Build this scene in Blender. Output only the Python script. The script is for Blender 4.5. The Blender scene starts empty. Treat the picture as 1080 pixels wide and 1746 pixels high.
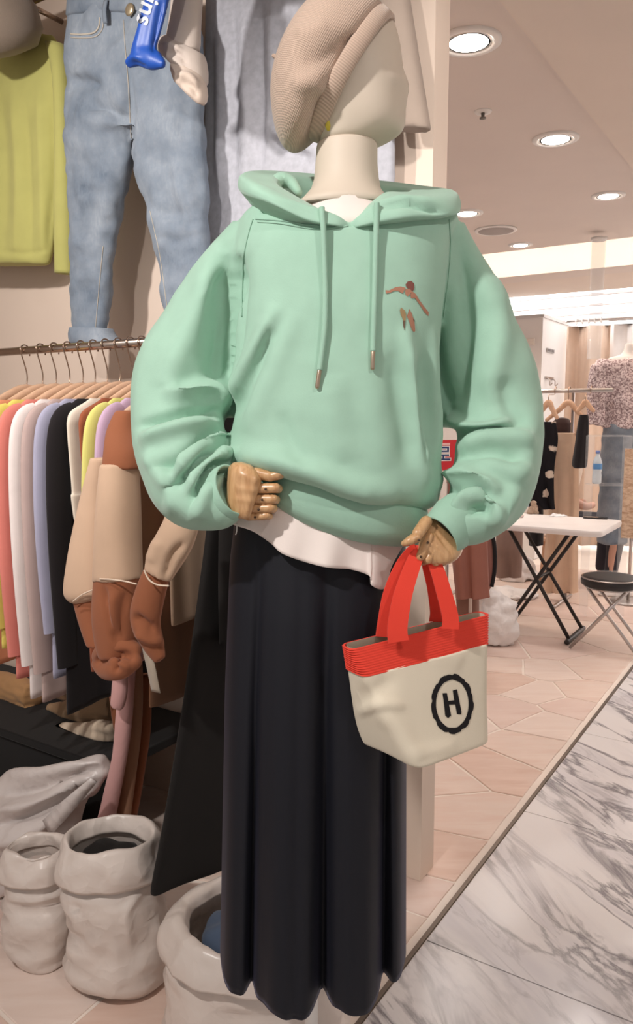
import bpy, bmesh, math, random
import numpy as np
from mathutils import Vector, noise
from mathutils.bvhtree import BVHTree
from mathutils.geometry import delaunay_2d_cdt

random.seed(7)
rng = np.random.RandomState(7)
scene = bpy.context.scene
C = scene.collection

# ------------------------------------------------------------------ camera
F_PX = 1330.0                      # focal length in pixels of the 1080 x 1746 frame
CAM_Z = 1.40
PITCH = math.atan((873.0 - 707.0) / F_PX)
cam_d = bpy.data.cameras.new('camera')
cam = bpy.data.objects.new('camera', cam_d)
C.objects.link(cam)
cam.location = (0, 0, CAM_Z)
cam.rotation_euler = (math.pi / 2 - PITCH, 0, 0)
cam_d.sensor_fit = 'VERTICAL'
cam_d.sensor_height = 36.0
cam_d.lens = 36.0 * F_PX / 1746.0
cam_d.clip_start = 0.05
scene.camera = cam

# ------------------------------------------------------------------ world, exposure
world = bpy.data.worlds.new('world')
scene.world = world
world.use_nodes = True
bg = world.node_tree.nodes['Background']
bg.inputs[0].default_value = (1.0, 0.95, 0.92, 1)
bg.inputs[1].default_value = 0.36
vs = scene.view_settings
vs.view_transform = 'Standard'
vs.look = 'None'
vs.gamma = 1.0
vs.use_curve_mapping = False
vs.exposure = 0.38

def spot(name, loc, target, watts, angle=100, blend=0.8, radius=0.06, col=(1.0, 0.95, 0.905)):
    l = bpy.data.lights.new(name, 'SPOT')
    l.energy = watts; l.spot_size = math.radians(angle); l.spot_blend = blend
    l.shadow_soft_size = radius; l.color = col
    o = bpy.data.objects.new(name, l); C.objects.link(o)
    o.location = loc
    o.rotation_euler = (Vector(target) - Vector(loc)).to_track_quat('-Z', 'Y').to_euler()
    return o

# unseen ceiling spots, some added to fill the light, over the aisle beside and behind the photographer
spot('unseen_spot_aisle', (-0.95, 0.15, 2.56), (0.1, 1.5, 1.2), 142, 95, 0.8, 0.05)
spot('unseen_spot_aisle', (0.75, -0.1, 2.56), (0.15, 1.4, 1.1), 42, 95, 0.8, 0.06)  # added fill from the right, balances the key
spot('ceiling_spot_stall', (-1.35, 1.15, 2.56), (-0.6, 2.6, 1.75), 85, 95, 0.9, 0.05)
spot('unseen_spot_aisle', (0.42, 0.85, 2.53), (0.27, 2.2, 2.15), 44, 52, 0.9, 0.05)  # added spot to brighten the wall beside the head
spot('unseen_spot_aisle', (1.15, 1.9, 2.58), (1.0, 2.2, 0), 40, 130, 1.0, 0.08)

# ------------------------------------------------------------------ geometry of the view
TH = math.radians(33.0)
U = np.array([math.sin(TH), math.cos(TH), 0.0])      # along the aisle
Vv = np.array([-math.cos(TH), math.sin(TH), 0.0])    # across the aisle, to the left
Zv = np.array([0.0, 0.0, 1.0])
CAM = np.array([0, 0, CAM_Z])
FW = np.array([0, math.cos(PITCH), -math.sin(PITCH)])
UP = np.array([0, math.sin(PITCH), math.cos(PITCH)])

def ray(px, py):
    return np.array([(px - 540.0) / F_PX, 0, 0]) - (py - 873.0) / F_PX * UP + FW
def at(px, py, Y):                    # point on that ray at depth Y
    d = ray(px, py); return CAM + d * (Y / d[1])
def apl(px, py, a):                   # ... on the plane across the aisle at a
    d = ray(px, py); return CAM + d * (a / d.dot(U))
def bpl(px, py, b):
    d = ray(px, py); return CAM + d * (b / d.dot(Vv))
def onz(px, py, z):                   # ... on a level surface
    d = ray(px, py); return CAM + d * ((z - CAM_Z) / d[2])
def W(a, b, z): return a * U + b * Vv + z * Zv
def project(P):
    R = P - CAM
    f = R @ FW
    return 540 + F_PX * R[:, 0] / f, 873 - F_PX * (R @ UP) / f

# ------------------------------------------------------------------ mesh helpers; each returns (verts, faces)
def nrm(v):
    v = np.asarray(v, float); l = np.linalg.norm(v); return v / l if l > 1e-12 else v
def join(parts):
    V, F, o = [], [], 0
    for v, f in parts:
        v = np.asarray(v, float).reshape(-1, 3)
        V.append(v); F += [tuple(i + o for i in q) for q in f]; o += len(v)
    return np.vstack(V), F
def loft(rings, cap=True, closed=True):
    n = len(rings[0]); V = np.vstack(rings); F = []
    for k in range(len(rings) - 1):
        for i in range(n if closed else n - 1):
            j = (i + 1) % n
            F.append((k * n + i, k * n + j, (k + 1) * n + j, (k + 1) * n + i))
    if cap and closed:
        m = len(V)
        V = np.vstack([V, rings[0].mean(0), rings[-1].mean(0)])
        b = (len(rings) - 1) * n
        for i in range(n):
            j = (i + 1) % n
            F.append((m, j, i)); F.append((m + 1, b + i, b + j))
    return V, F
def cat(P, n):                        # Catmull-Rom resample of rows of numbers
    P = np.asarray(P, float); k = len(P)
    out = []
    for t in np.linspace(0, k - 1, n):
        i = min(int(t), k - 2); f = t - i
        p0, p1, p2, p3 = P[max(i - 1, 0)], P[i], P[i + 1], P[min(i + 2, k - 1)]
        out.append(0.5 * (2 * p1 + (p2 - p0) * f + (2 * p0 - 5 * p1 + 4 * p2 - p3) * f * f + (3 * p1 - p0 - 3 * p2 + p3) * f ** 3))
    return np.array(out)
def catp(P, n):                       # periodic
    P = np.asarray(P, float); k = len(P); out = []
    for t in np.linspace(0, k, n, endpoint=False):
        i = int(t); f = t - i
        p0, p1, p2, p3 = P[(i - 1) % k], P[i % k], P[(i + 1) % k], P[(i + 2) % k]
        out.append(0.5 * (2 * p1 + (p2 - p0) * f + (2 * p0 - 5 * p1 + 4 * p2 - p3) * f * f + (3 * p1 - p0 - 3 * p2 + p3) * f ** 3))
    return np.array(out)
def tube(path, rad, n=10, ref=None, flat=1.0, cap=True, sub=None, rounded=False):
    """swept tube; ref = direction along which the section is flattened by 'flat'"""
    path = np.asarray(path, float); rad = np.broadcast_to(np.asarray(rad, float), (len(path),)).copy()
    if sub:
        q = cat(np.column_stack([path, rad]), sub); path, rad = q[:, :3], np.maximum(q[:, 3], 1e-4)
    if rounded:
        t0 = nrm(path[0] - path[1]); t1 = nrm(path[-1] - path[-2])
        a = [(0.98, 0.2), (0.8, 0.6), (0.45, 0.89)]
        pre = [path[0] + t0 * rad[0] * x for x, y in a]; post = [path[-1] + t1 * rad[-1] * x for x, y in a[::-1]]
        path = np.vstack([pre, path, post])
        rad = np.concatenate([[rad[0] * y for x, y in a], rad, [rad[-1] * y for x, y in a[::-1]]])
    m = len(path); T = np.gradient(path, axis=0); T /= np.maximum(np.linalg.norm(T, axis=1), 1e-9)[:, None]
    rings = []; x = None
    for k in range(m):
        if ref is not None:
            y = ref - T[k] * np.dot(ref, T[k]); y = nrm(y); x = np.cross(y, T[k])
        else:
            if x is None:
                h = np.array([0, 0, 1.0]) if abs(T[k][2]) < 0.9 else np.array([1.0, 0, 0]); x = nrm(np.cross(h, T[k]))
            x = nrm(x - T[k] * np.dot(x, T[k])); y = np.cross(T[k], x)
        an = np.linspace(0, 2 * math.pi, n, endpoint=False)
        rings.append(path[k] + rad[k] * (np.cos(an)[:, None] * x + flat * np.sin(an)[:, None] * y))
    return loft(rings, cap)
def ribbon(path, side, width, thick, sub=None):
    """flat strap along path; side = across direction"""
    path = np.asarray(path, float)
    if sub: path = cat(path, sub)
    T = np.gradient(path, axis=0); rings = []
    S = np.asarray(side, float)
    for k in range(len(path)):
        t = nrm(T[k]); s_ = S[k] if S.ndim > 1 else S
        s = nrm(s_ - t * np.dot(s_, t)); nn = np.cross(t, s)
        w = width[k] if hasattr(width, '__len__') else width
        rings.append(np.array([path[k] + s * w / 2 + nn * thick / 2, path[k] - s * w / 2 + nn * thick / 2,
                               path[k] - s * w / 2 - nn * thick / 2, path[k] + s * w / 2 - nn * thick / 2]))
    return loft(rings)
def box(c, hx, hy, hz):               # half vectors
    c = np.asarray(c, float); hx, hy, hz = map(lambda q: np.asarray(q, float), (hx, hy, hz))
    V = [c + sx * hx + sy * hy + sz * hz for sz in (-1, 1) for sy in (-1, 1) for sx in (-1, 1)]
    F = [(0, 2, 3, 1), (4, 5, 7, 6), (0, 1, 5, 4), (2, 6, 7, 3), (0, 4, 6, 2), (1, 3, 7, 5)]
    return np.array(V), F
def abox(a0, a1, b0, b1, z0, z1):     # box aligned with the building
    return box(W((a0 + a1) / 2, (b0 + b1) / 2, (z0 + z1) / 2), U * (a1 - a0) / 2, Vv * (b1 - b0) / 2, Zv * (z1 - z0) / 2)
def prism(poly, ext):                 # polygon of 3D points, extruded by vector
    P = np.asarray(poly, float); n = len(P)
    V = np.vstack([P, P + ext])
    F = [tuple(range(n))[::-1], tuple(range(n, 2 * n))] + [(i, (i + 1) % n, n + (i + 1) % n, n + i) for i in range(n)]
    return V, F
def cyl(c, axis, r, h, n=24, r2=None):
    c = np.asarray(c, float); ax = nrm(axis)
    return tube([c, c + ax * h], [r, r if r2 is None else r2], n)
def lathe(c, prof, n=32, ax=Zv):      # prof: (radius, height)
    c = np.asarray(c, float); ax = nrm(ax)
    h = np.array([1.0, 0, 0]) if abs(ax[0]) < 0.9 else np.array([0, 1.0, 0])
    x = nrm(np.cross(ax, h)); y = np.cross(ax, x); an = np.linspace(0, 2 * math.pi, n, endpoint=False)
    return loft([c + ax * z + r * (np.cos(an)[:, None] * x + np.sin(an)[:, None] * y) for r, z in prof])
def ring_of(Lp, Rp, dirv, hd, n=48, e=2.3, front=None):
    """superellipse ring between a left and a right point, half depth hd along dirv"""
    c = (Lp + Rp) / 2; h = (Rp - Lp) / 2
    an = np.linspace(0, 2 * math.pi, n, endpoint=False); cs, sn = np.cos(an), np.sin(an)
    x = np.sign(cs) * np.abs(cs) ** (2 / e); y = np.sign(sn) * np.abs(sn) ** (2 / e)
    return c + x[:, None] * h + (y * hd)[:, None] * dirv
Yd = np.array([0, 1.0, 0])
def rows_Y(rows, n=48, e=2.3, sub=None):
    """rows: (pyL, pyR, xL, xR, Y, half depth) -> loft facing the camera"""
    R = np.asarray(rows, float)
    if sub: R = cat(R, sub)
    return loft([ring_of(at(r[2], r[0], r[4]), at(r[3], r[1], r[4]), Yd, r[5], n, e) for r in R])
def rows_a(rows, n=40, e=2.3, sub=None):
    """rows: (py, xL, xR, a, half depth) -> loft lying along the shop wall"""
    R = np.asarray(rows, float)
    if sub: R = cat(R, sub)
    return loft([ring_of(apl(r[1], r[0], r[3]), apl(r[2], r[0], r[3]), U, r[4], n, e) for r in R])
def ptube(path, n=16, flat=1.0, sub=24, plane='Y', ref=None, rounded=False):
    """path: (px, py, radius px, depth)"""
    P, r = [], []
    for px, py, rp, d in path:
        q = at(px, py, d) if plane == 'Y' else apl(px, py, d)
        P.append(q); r.append(rp * np.dot(q - CAM, FW) / F_PX)
    return tube(P, r, n, ref, flat, True, sub, rounded)

def tmp_obj(V, F):
    me = bpy.data.meshes.new('tmp'); me.from_pydata([tuple(v) for v in V], [], [tuple(f) for f in F])
    bm = bmesh.new(); bm.from_mesh(me); bmesh.ops.recalc_face_normals(bm, faces=bm.faces); bm.to_mesh(me); bm.free()
    o = bpy.data.objects.new('tmp', me); C.objects.link(o); return o
def to_arrays(me):
    V = np.empty(len(me.vertices) * 3); me.vertices.foreach_get('co', V)
    return V.reshape(-1, 3), [tuple(p.vertices) for p in me.polygons]
def fuse(parts, voxel=0.005, smooth=6, sub=0):
    """melt overlapping shapes into one continuous skin"""
    o = tmp_obj(*join(parts))
    m = o.modifiers.new('r', 'REMESH'); m.mode = 'VOXEL'; m.voxel_size = voxel
    if smooth:
        s = o.modifiers.new('s', 'SMOOTH'); s.factor = 0.5; s.iterations = smooth
    if sub:
        q = o.modifiers.new('d', 'SUBSURF'); q.levels = sub
    ev = o.evaluated_get(bpy.context.evaluated_depsgraph_get())
    me = bpy.data.meshes.new_from_object(ev)
    out = to_arrays(me)
    old = o.data
    bpy.data.objects.remove(o); bpy.data.meshes.remove(old); bpy.data.meshes.remove(me)
    return out
def vnormals(V, F):
    q = np.array([(f[0], f[1], f[2], f[3] if len(f) > 3 else f[2]) for f in F])
    fn = np.cross(V[q[:, 2]] - V[q[:, 0]], V[q[:, 3]] - V[q[:, 1]])
    tri = q[:, 2] == q[:, 3]
    fn[tri] = np.cross(V[q[tri, 1]] - V[q[tri, 0]], V[q[tri, 2]] - V[q[tri, 0]])
    N = np.zeros_like(V)
    for k in range(4): np.add.at(N, q[:, k], fn)
    return N / np.maximum(np.linalg.norm(N, axis=1), 1e-12)[:, None]
def smoothV(V, F, it=2, f=0.5):
    e = set()
    for q in F:
        for i in range(len(q)): e.add((min(q[i], q[i - 1]), max(q[i], q[i - 1])))
    e = np.array(list(e)); cnt = np.zeros(len(V)); np.add.at(cnt, e[:, 0], 1); np.add.at(cnt, e[:, 1], 1)
    for _ in range(it):
        S = np.zeros_like(V); np.add.at(S, e[:, 0], V[e[:, 1]]); np.add.at(S, e[:, 1], V[e[:, 0]])
        V = V + f * (S / np.maximum(cnt, 1)[:, None] - V)
    return V
def sculpt(V, F, strokes, iters=0):
    """cloth folds: each stroke = (polyline, width, height, skew); height > 0 a ridge, < 0 a crease.
    Points of the polyline are picked on the cloth as seen from the front."""
    V = V.copy()
    for st in strokes:
        pts, w, amp = st[0], st[1], st[2]; sk = st[3] if len(st) > 3 else 1.0
        px, py = project(V); N = vnormals(V, F)
        view = CAM - V; view /= np.linalg.norm(view, axis=1)[:, None]
        fac = np.clip((np.sum(N * view, 1) + 0.15) / 0.4, 0, 1)
        best = np.full(len(V), 1e9); sgn = np.zeros(len(V)); tt = np.zeros(len(V))
        P = cat(pts, max(8, 5 * len(pts))) if len(pts) > 2 else np.asarray(pts, float)
        L = np.concatenate([[0], np.cumsum(np.linalg.norm(np.diff(P, axis=0), axis=1))]); tot = L[-1]
        for k in range(len(P) - 1):
            d = P[k + 1] - P[k]; l2 = d.dot(d)
            if l2 < 1e-9: continue
            t = np.clip(((px - P[k][0]) * d[0] + (py - P[k][1]) * d[1]) / l2, 0, 1)
            ex = px - P[k][0] - t * d[0]; ey = py - P[k][1] - t * d[1]
            dist = np.hypot(ex, ey); m = dist < best
            best[m] = dist[m]; sgn[m] = (d[0] * ey - d[1] * ex)[m]; tt[m] = ((L[k] + t * math.sqrt(l2)) / tot)[m]
        ww = np.where(sgn > 0, w * sk, w)
        taper = np.clip(np.minimum(tt, 1 - tt) * 5, 0, 1) ** 0.7 * 0.85 + 0.15
        h = amp * np.exp(-(best / ww) ** 2) * taper * fac
        V += N * h[:, None]
    if iters: V = smoothV(V, F, iters)
    return V
def rumple(V, F, amp, scale, seed=0.0, stretch=(1, 1, 1)):
    N = vnormals(V, F); s = np.asarray(stretch, float) * scale
    h = np.array([noise.noise(Vector(tuple(v * s + seed))) for v in V])
    return V + N * (amp * h)[:, None]
def bvh(V, F): return BVHTree.FromPolygons([tuple(v) for v in V], [tuple(f) for f in F])
def hit(tree, px, py, off=0.001):
    d = Vector(ray(px, py)).normalized()
    h = tree.ray_cast(Vector(CAM), d)
    if h[0] is None: return None
    nn = h[1] if h[1].dot(d) < 0 else -h[1]
    return np.array(h[0] + nn * off)
def inpoly(x, y, P):
    c = False; j = len(P) - 1
    for i in range(len(P)):
        if (P[i][1] > y) != (P[j][1] > y) and x < (P[j][0] - P[i][0]) * (y - P[i][1]) / (P[j][1] - P[i][1]) + P[i][0]: c = not c
        j = i
    return c
def decal(tree, poly, step=3.0, off=0.0012, holes=()):
    """a print that follows the cloth under it"""
    B, E = [], []
    for loop in (poly,) + tuple(holes):
        s0 = len(B); loop = list(loop)
        for i in range(len(loop)):
            p, q = np.array(loop[i], float), np.array(loop[(i + 1) % len(loop)], float)
            k = max(1, int(np.linalg.norm(q - p) / step))
            for t in range(k): B.append(tuple(p + (q - p) * t / k))
        E += [(s0 + i, s0 + (i + 1) % (len(B) - s0)) for i in range(len(B) - s0)]
    xs = [b[0] for b in B]; ys = [b[1] for b in B]
    pts = [Vector(b) for b in B]
    for gx in np.arange(min(xs), max(xs), step):
        for gy in np.arange(min(ys), max(ys), step): pts.append(Vector((gx + 0.01, gy + 0.013)))
    v, e, f = delaunay_2d_cdt(pts, E, [], 1, 1e-5)[:3]
    keep = []
    for t in f:
        cx = sum(v[i][0] for i in t) / len(t); cy = sum(v[i][1] for i in t) / len(t)
        if inpoly(cx, cy, poly) and not any(inpoly(cx, cy, h) for h in holes): keep.append(tuple(t))
    V3 = [hit(tree, p[0], p[1], off) for p in v]
    keep = [t for t in keep if all(V3[i] is not None for i in t)]
    used = sorted({i for t in keep for i in t}); ix = {k: n for n, k in enumerate(used)}
    return np.array([V3[i] for i in used]), [tuple(ix[i] for i in t) for t in keep]

# ------------------------------------------------------------------ objects
def wloc(o):
    p = np.zeros(3)
    while o is not None: p = p + np.array(o.location); o = o.parent
    return p
def tag(o, label=None, cat=None, group=None, kind=None):
    if label: o['label'] = label
    if cat: o['category'] = cat
    if group: o['group'] = group
    if kind: o['kind'] = kind
    return o
def thing(name, loc, label, cat, group=None):
    o = bpy.data.objects.new(name, None); C.objects.link(o); o.location = tuple(loc); o.empty_display_size = 0.05
    return tag(o, label, cat, group)
def mk(name, geo, mat, parent=None, smooth=True, bevel=0, sub=0, solid=0, normals=True, **kw):
    V, F = geo; V = np.asarray(V, float)
    org = np.array([(V[:, 0].min() + V[:, 0].max()) / 2, (V[:, 1].min() + V[:, 1].max()) / 2, V[:, 2].min()])
    me = bpy.data.meshes.new(name); me.from_pydata((V - org).tolist(), [], [tuple(int(i) for i in f) for f in F])
    if normals:
        bm = bmesh.new(); bm.from_mesh(me); bmesh.ops.recalc_face_normals(bm, faces=bm.faces); bm.to_mesh(me); bm.free()
    if smooth is True: me.polygons.foreach_set('use_smooth', [True] * len(me.polygons))
    me.materials.append(mat)
    o = bpy.data.objects.new(name, me); C.objects.link(o)
    o.parent = parent; o.location = tuple(org - (wloc(parent) if parent else 0))
    if smooth == 'auto':
        me.polygons.foreach_set('use_smooth', [True] * len(me.polygons)); me.set_sharp_from_angle(angle=math.radians(40))
    if solid: m = o.modifiers.new('solid', 'SOLIDIFY'); m.thickness = solid; m.offset = 0
    if bevel: m = o.modifiers.new('bevel', 'BEVEL'); m.width = bevel; m.segments = 2; m.limit_method = 'ANGLE'
    if sub: m = o.modifiers.new('sub', 'SUBSURF'); m.levels = sub; m.render_levels = sub
    return tag(o, **kw)
def text_geo(s, size, origin, xdir, ydir, depth=0.0005, font_res=3, bold=0.0):
    cu = bpy.data.curves.new('t', 'FONT'); cu.body = s; cu.size = size; cu.align_x = 'CENTER'; cu.align_y = 'CENTER'
    cu.extrude = depth; cu.resolution_u = font_res; cu.offset = bold
    o = bpy.data.objects.new('t', cu); C.objects.link(o)
    ev = o.evaluated_get(bpy.context.evaluated_depsgraph_get()); me = bpy.data.meshes.new_from_object(ev)
    V, F = to_arrays(me); bpy.data.objects.remove(o); bpy.data.curves.remove(cu); bpy.data.meshes.remove(me)
    zd = np.cross(xdir, ydir)
    return origin + V[:, :1] * xdir + V[:, 1:2] * ydir + V[:, 2:3] * zd, F

# ------------------------------------------------------------------ materials
def lin(c):
    return tuple(((x / 255) / 12.92 if x / 255 <= 0.04045 else ((x / 255 + 0.055) / 1.055) ** 2.4) for x in c) + (1,)
def base_mat(name, rgb, rough=0.6, metal=0.0, spec=0.5, sheen=0.0, coat=0.0):
    m = bpy.data.materials.new(name); m.use_nodes = True
    p = m.node_tree.nodes['Principled BSDF']
    p.inputs['Base Color'].default_value = lin(rgb); p.inputs['Roughness'].default_value = rough
    p.inputs['Metallic'].default_value = metal; p.inputs['Specular IOR Level'].default_value = spec
    p.inputs['Sheen Weight'].default_value = sheen; p.inputs['Coat Weight'].default_value = coat
    return m, m.node_tree, p
def nd(nt, t, **kw):
    n = nt.nodes.new(t)
    for k, v in kw.items():
        if k.startswith('i_'):
            key = k[2:].replace('_', ' '); n.inputs[key].default_value = v
        else: setattr(n, k, v)
    return n
def mixcol(nt, fac, a, b, out):
    m = nt.nodes.new('ShaderNodeMix'); m.data_type = 'RGBA'
    if isinstance(fac, float): m.inputs[0].default_value = fac
    else: nt.links.new(fac, m.inputs[0])
    for k, c in ((6, a), (7, b)):
        if isinstance(c, tuple): m.inputs[k].default_value = c
        else: nt.links.new(c, m.inputs[k])
    if out is not None: nt.links.new(m.outputs[2], out)
    return m
def ramp(nt, src, stops):
    r = nt.nodes.new('ShaderNodeValToRGB'); nt.links.new(src, r.inputs[0]); e = r.color_ramp.elements
    e[0].position, e[0].color = stops[0]; e[1].position, e[1].color = stops[-1]
    for p, c in stops[1:-1]:
        x = e.new(p); x.color = c
    return r
def fabric(name, rgb, rough=0.92, scale=260.0, bump=0.12, var=0.10, sheen=0.15, vscale=14.0, dark=None, spec=0.2):
    m, nt, p = base_mat(name, rgb, rough, 0, spec, sheen)
    p.inputs['Sheen Roughness'].default_value = 0.5
    tc = nd(nt, 'ShaderNodeTexCoord'); n1 = nd(nt, 'ShaderNodeTexNoise', i_Scale=vscale, i_Detail=5.0)
    n2 = nd(nt, 'ShaderNodeTexNoise', i_Scale=scale, i_Detail=2.0)
    nt.links.new(tc.outputs['Object'], n1.inputs['Vector']); nt.links.new(tc.outputs['Object'], n2.inputs['Vector'])
    d = dark or tuple(c * (1 - var) for c in rgb)
    mixcol(nt, n1.outputs[0], lin(d), lin(tuple(min(255, c * (1 + var * 0.35)) for c in rgb)), p.inputs['Base Color'])
    b = nd(nt, 'ShaderNodeBump', i_Strength=bump, i_Distance=0.002)
    nt.links.new(n2.outputs[0], b.inputs['Height']); nt.links.new(b.outputs[0], p.inputs['Normal'])
    return m
def plain(name, rgb, rough=0.5, metal=0.0, spec=0.5, coat=0.0, var=0.05, scale=8.0):
    m, nt, p = base_mat(name, rgb, rough, metal, spec, 0, coat)
    tc = nd(nt, 'ShaderNodeTexCoord'); n1 = nd(nt, 'ShaderNodeTexNoise', i_Scale=scale, i_Detail=4.0)
    nt.links.new(tc.outputs['Object'], n1.inputs['Vector'])
    mixcol(nt, n1.outputs[0], lin(tuple(c * (1 - var) for c in rgb)), lin(tuple(min(255, c * (1 + var)) for c in rgb)), p.inputs['Base Color'])
    return m
def emit(name, rgb, s):
    m, nt, p = base_mat(name, rgb); p.inputs['Emission Color'].default_value = lin(rgb); p.inputs['Emission Strength'].default_value = s
    return m
def wood(name, c1, c2, scale=6.0, rough=0.4, stretch=(1, 1, 12), coat=0.2):
    m, nt, p = base_mat(name, c1, rough, 0, 0.5, 0, coat)
    tc = nd(nt, 'ShaderNodeTexCoord'); mp = nd(nt, 'ShaderNodeMapping'); mp.inputs['Scale'].default_value = stretch
    w = nd(nt, 'ShaderNodeTexNoise', i_Scale=scale, i_Detail=6.0, i_Distortion=1.2)
    nt.links.new(tc.outputs['Object'], mp.inputs[0]); nt.links.new(mp.outputs[0], w.inputs['Vector'])
    r = ramp(nt, w.outputs[0], [(0.3, lin(c2)), (0.62, lin(c1))]); nt.links.new(r.outputs[0], p.inputs['Base Color'])
    return m
def plastic(name, rgb, rough=0.45, alpha=1.0, trans=0.25):
    """thin milky polythene"""
    m, nt, p = base_mat(name, rgb, rough, 0, 0.5)
    p.inputs['Subsurface Weight'].default_value = 0.0
    tc = nd(nt, 'ShaderNodeTexCoord'); nz = nd(nt, 'ShaderNodeTexNoise', i_Scale=9.0, i_Detail=3.0)
    nt.links.new(tc.outputs['Object'], nz.inputs['Vector'])
    ad = nd(nt, 'ShaderNodeVectorMath', operation='MULTIPLY_ADD'); ad.inputs[1].default_value = (0.10, 0.10, 0.10)
    nt.links.new(nz.outputs['Color'], ad.inputs[0]); nt.links.new(tc.outputs['Object'], ad.inputs[2])
    n2 = nd(nt, 'ShaderNodeTexVoronoi', i_Scale=11.0, i_Detail=1.0); nt.links.new(ad.outputs[0], n2.inputs['Vector'])
    b = nd(nt, 'ShaderNodeBump', i_Strength=0.32, i_Distance=0.020); nt.links.new(n2.outputs[0], b.inputs['Height'])
    nt.links.new(b.outputs[0], p.inputs['Normal'])
    return m
def acrylic(name, alpha=0.14):
    m, nt, p = base_mat(name, (244, 246, 248), 0.12, 0, 0.6); p.inputs['Alpha'].default_value = alpha
    return m
def glass(name, rgb=(250, 252, 252), rough=0.03, ior=1.2):
    m, nt, p = base_mat(name, rgb, rough); p.inputs['Transmission Weight'].default_value = 1.0; p.inputs['IOR'].default_value = ior
    return m

# ================================================================== THE SETTING
A_WALL = float(np.dot(onz(717, 1503, 0.0), U)); B_END = float(np.dot(onz(717, 1503, 0.0), Vv)); WALL_T = 0.093
CEIL = 2.60
B0 = float(np.dot(onz(722, 1601, 0.0), Vv))          # line between flagstones and marble

def wall_mat(name, rgb, rough=0.75):
    m, nt, p = base_mat(name, rgb, rough, 0, 0.3)
    tc = nd(nt, 'ShaderNodeTexCoord'); n1 = nd(nt, 'ShaderNodeTexNoise', i_Scale=3.0, i_Detail=6.0)
    n2 = nd(nt, 'ShaderNodeTexNoise', i_Scale=140.0, i_Detail=3.0)
    nt.links.new(tc.outputs['Object'], n1.inputs['Vector']); nt.links.new(tc.outputs['Object'], n2.inputs['Vector'])
    mixcol(nt, n1.outputs[0], lin(tuple(c * 0.96 for c in rgb)), lin(rgb), p.inputs['Base Color'])
    b = nd(nt, 'ShaderNodeBump', i_Strength=0.06, i_Distance=0.002); nt.links.new(n2.outputs[0], b.inputs['Height']); nt.links.new(b.outputs[0], p.inputs['Normal'])
    return m
M_wall = wall_mat('painted_wall', (234, 214, 198)); M_ceil = wall_mat('ceiling_paint', (228, 216, 208)); M_white = wall_mat('white_board', (238, 234, 232))
M_ceil2 = wall_mat('aisle_ceiling_paint', (232, 218, 206))
M_grout = plain('grout', (240, 228, 218), 0.9, 0, 0.2); M_strip = plain('brass_strip', (120, 108, 98), 0.4, 0.6)

STALL = 3.15
wl = mk('wall_back', abox(A_WALL, A_WALL + WALL_T, B_END, 4.6, 0, STALL), M_wall, smooth=False, kind='structure')
mk('wall_left', abox(-1.0, A_WALL, 4.5, 4.6, 0, STALL), M_wall, smooth=False, kind='structure')
mk('wall_far', abox(13.0, 13.1, -6, 6, 0, 3.2), M_white, smooth=False, kind='structure')

# ceilings: the shop ceiling, and the aisle ceiling a step lower
B_C = float(np.dot(onz(869, 0, CEIL), Vv))
A_COVE = float(np.dot(onz(840, 432, CEIL), U))
mk('ceiling', abox(A_WALL + WALL_T, A_COVE, B_C, 6.0, CEIL, CEIL + 0.06), M_ceil, smooth=False, kind='structure')
mk('ceiling_stall', abox(-3.0, A_WALL + WALL_T, B_C, 6.0, STALL, STALL + 0.06), M_ceil, smooth=False, kind='structure')
mk('trim_3', abox(-3.0, A_WALL + WALL_T, B_C, B_C + 0.05, CEIL - 0.035, STALL), M_ceil, smooth=False, kind='structure')
mk('trim_4', abox(A_WALL, A_WALL + WALL_T, B_C, B_END, CEIL, STALL), M_ceil, smooth=False, kind='structure')
mk('ceiling_aisle', abox(-3.0, A_COVE, -5.0, B_C, CEIL - 0.035, CEIL + 0.06), M_ceil2, smooth=False, kind='structure')
# recess with a light line, then a beam, then the luminous ceiling of the shop beyond
A_BEAM = A_COVE + 0.45
ZB = float(at(960, 462, 1.0)[2]) ; 
def z_at(py, px, a): return float(apl(px, py, a)[2])
ZB = z_at(463, 960, A_BEAM)
mk('ceiling_recess', abox(A_COVE, A_BEAM + 0.1, -5.0, 6.0, CEIL + 0.30, CEIL + 0.36), M_ceil, smooth=False, kind='structure')
mk('trim_1', abox(A_BEAM, A_BEAM + 0.30, -5.0, 6.0, ZB, CEIL + 0.30), M_ceil, smooth=False, kind='structure')
mk('trim_2', abox(A_BEAM + 0.30, A_BEAM + 1.3, -5.0, 6.0, ZB + 0.03, CEIL + 0.30), M_ceil2, smooth=False, kind='structure')
mk('cove_light_strip', abox(A_COVE + 0.03, A_COVE + 0.10, -4.0, 5.0, CEIL + 0.08, CEIL + 0.12), emit('cove_glow', (255, 238, 220), 13.0), smooth=False,
   label='warm light strip hidden in the ceiling recess before the far shop', cat='light')
A_LUM = A_BEAM + 1.3; ZL = ZB + 0.12
M_lum = emit('luminous_panel', (255, 252, 250), 1.8)
M_rib = plain('panel_rib', (200, 196, 196), 0.5)
lum = mk('ceiling_luminous', abox(A_LUM, 13.0, -5.0, 6.0, ZL + 0.05, ZL + 0.08), M_white, smooth=False, kind='structure')
k = A_LUM
while k < 12.5:
    mk('light_panel', abox(k + 0.03, k + 0.75, -4.0, 4.5, ZL, ZL + 0.04), M_lum, lum, smooth=False)
    mk('panel_rib', abox(k - 0.03, k + 0.03, -4.0, 4.5, ZL - 0.02, ZL + 0.04), M_rib, lum, smooth=False)
    k += 0.78

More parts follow.
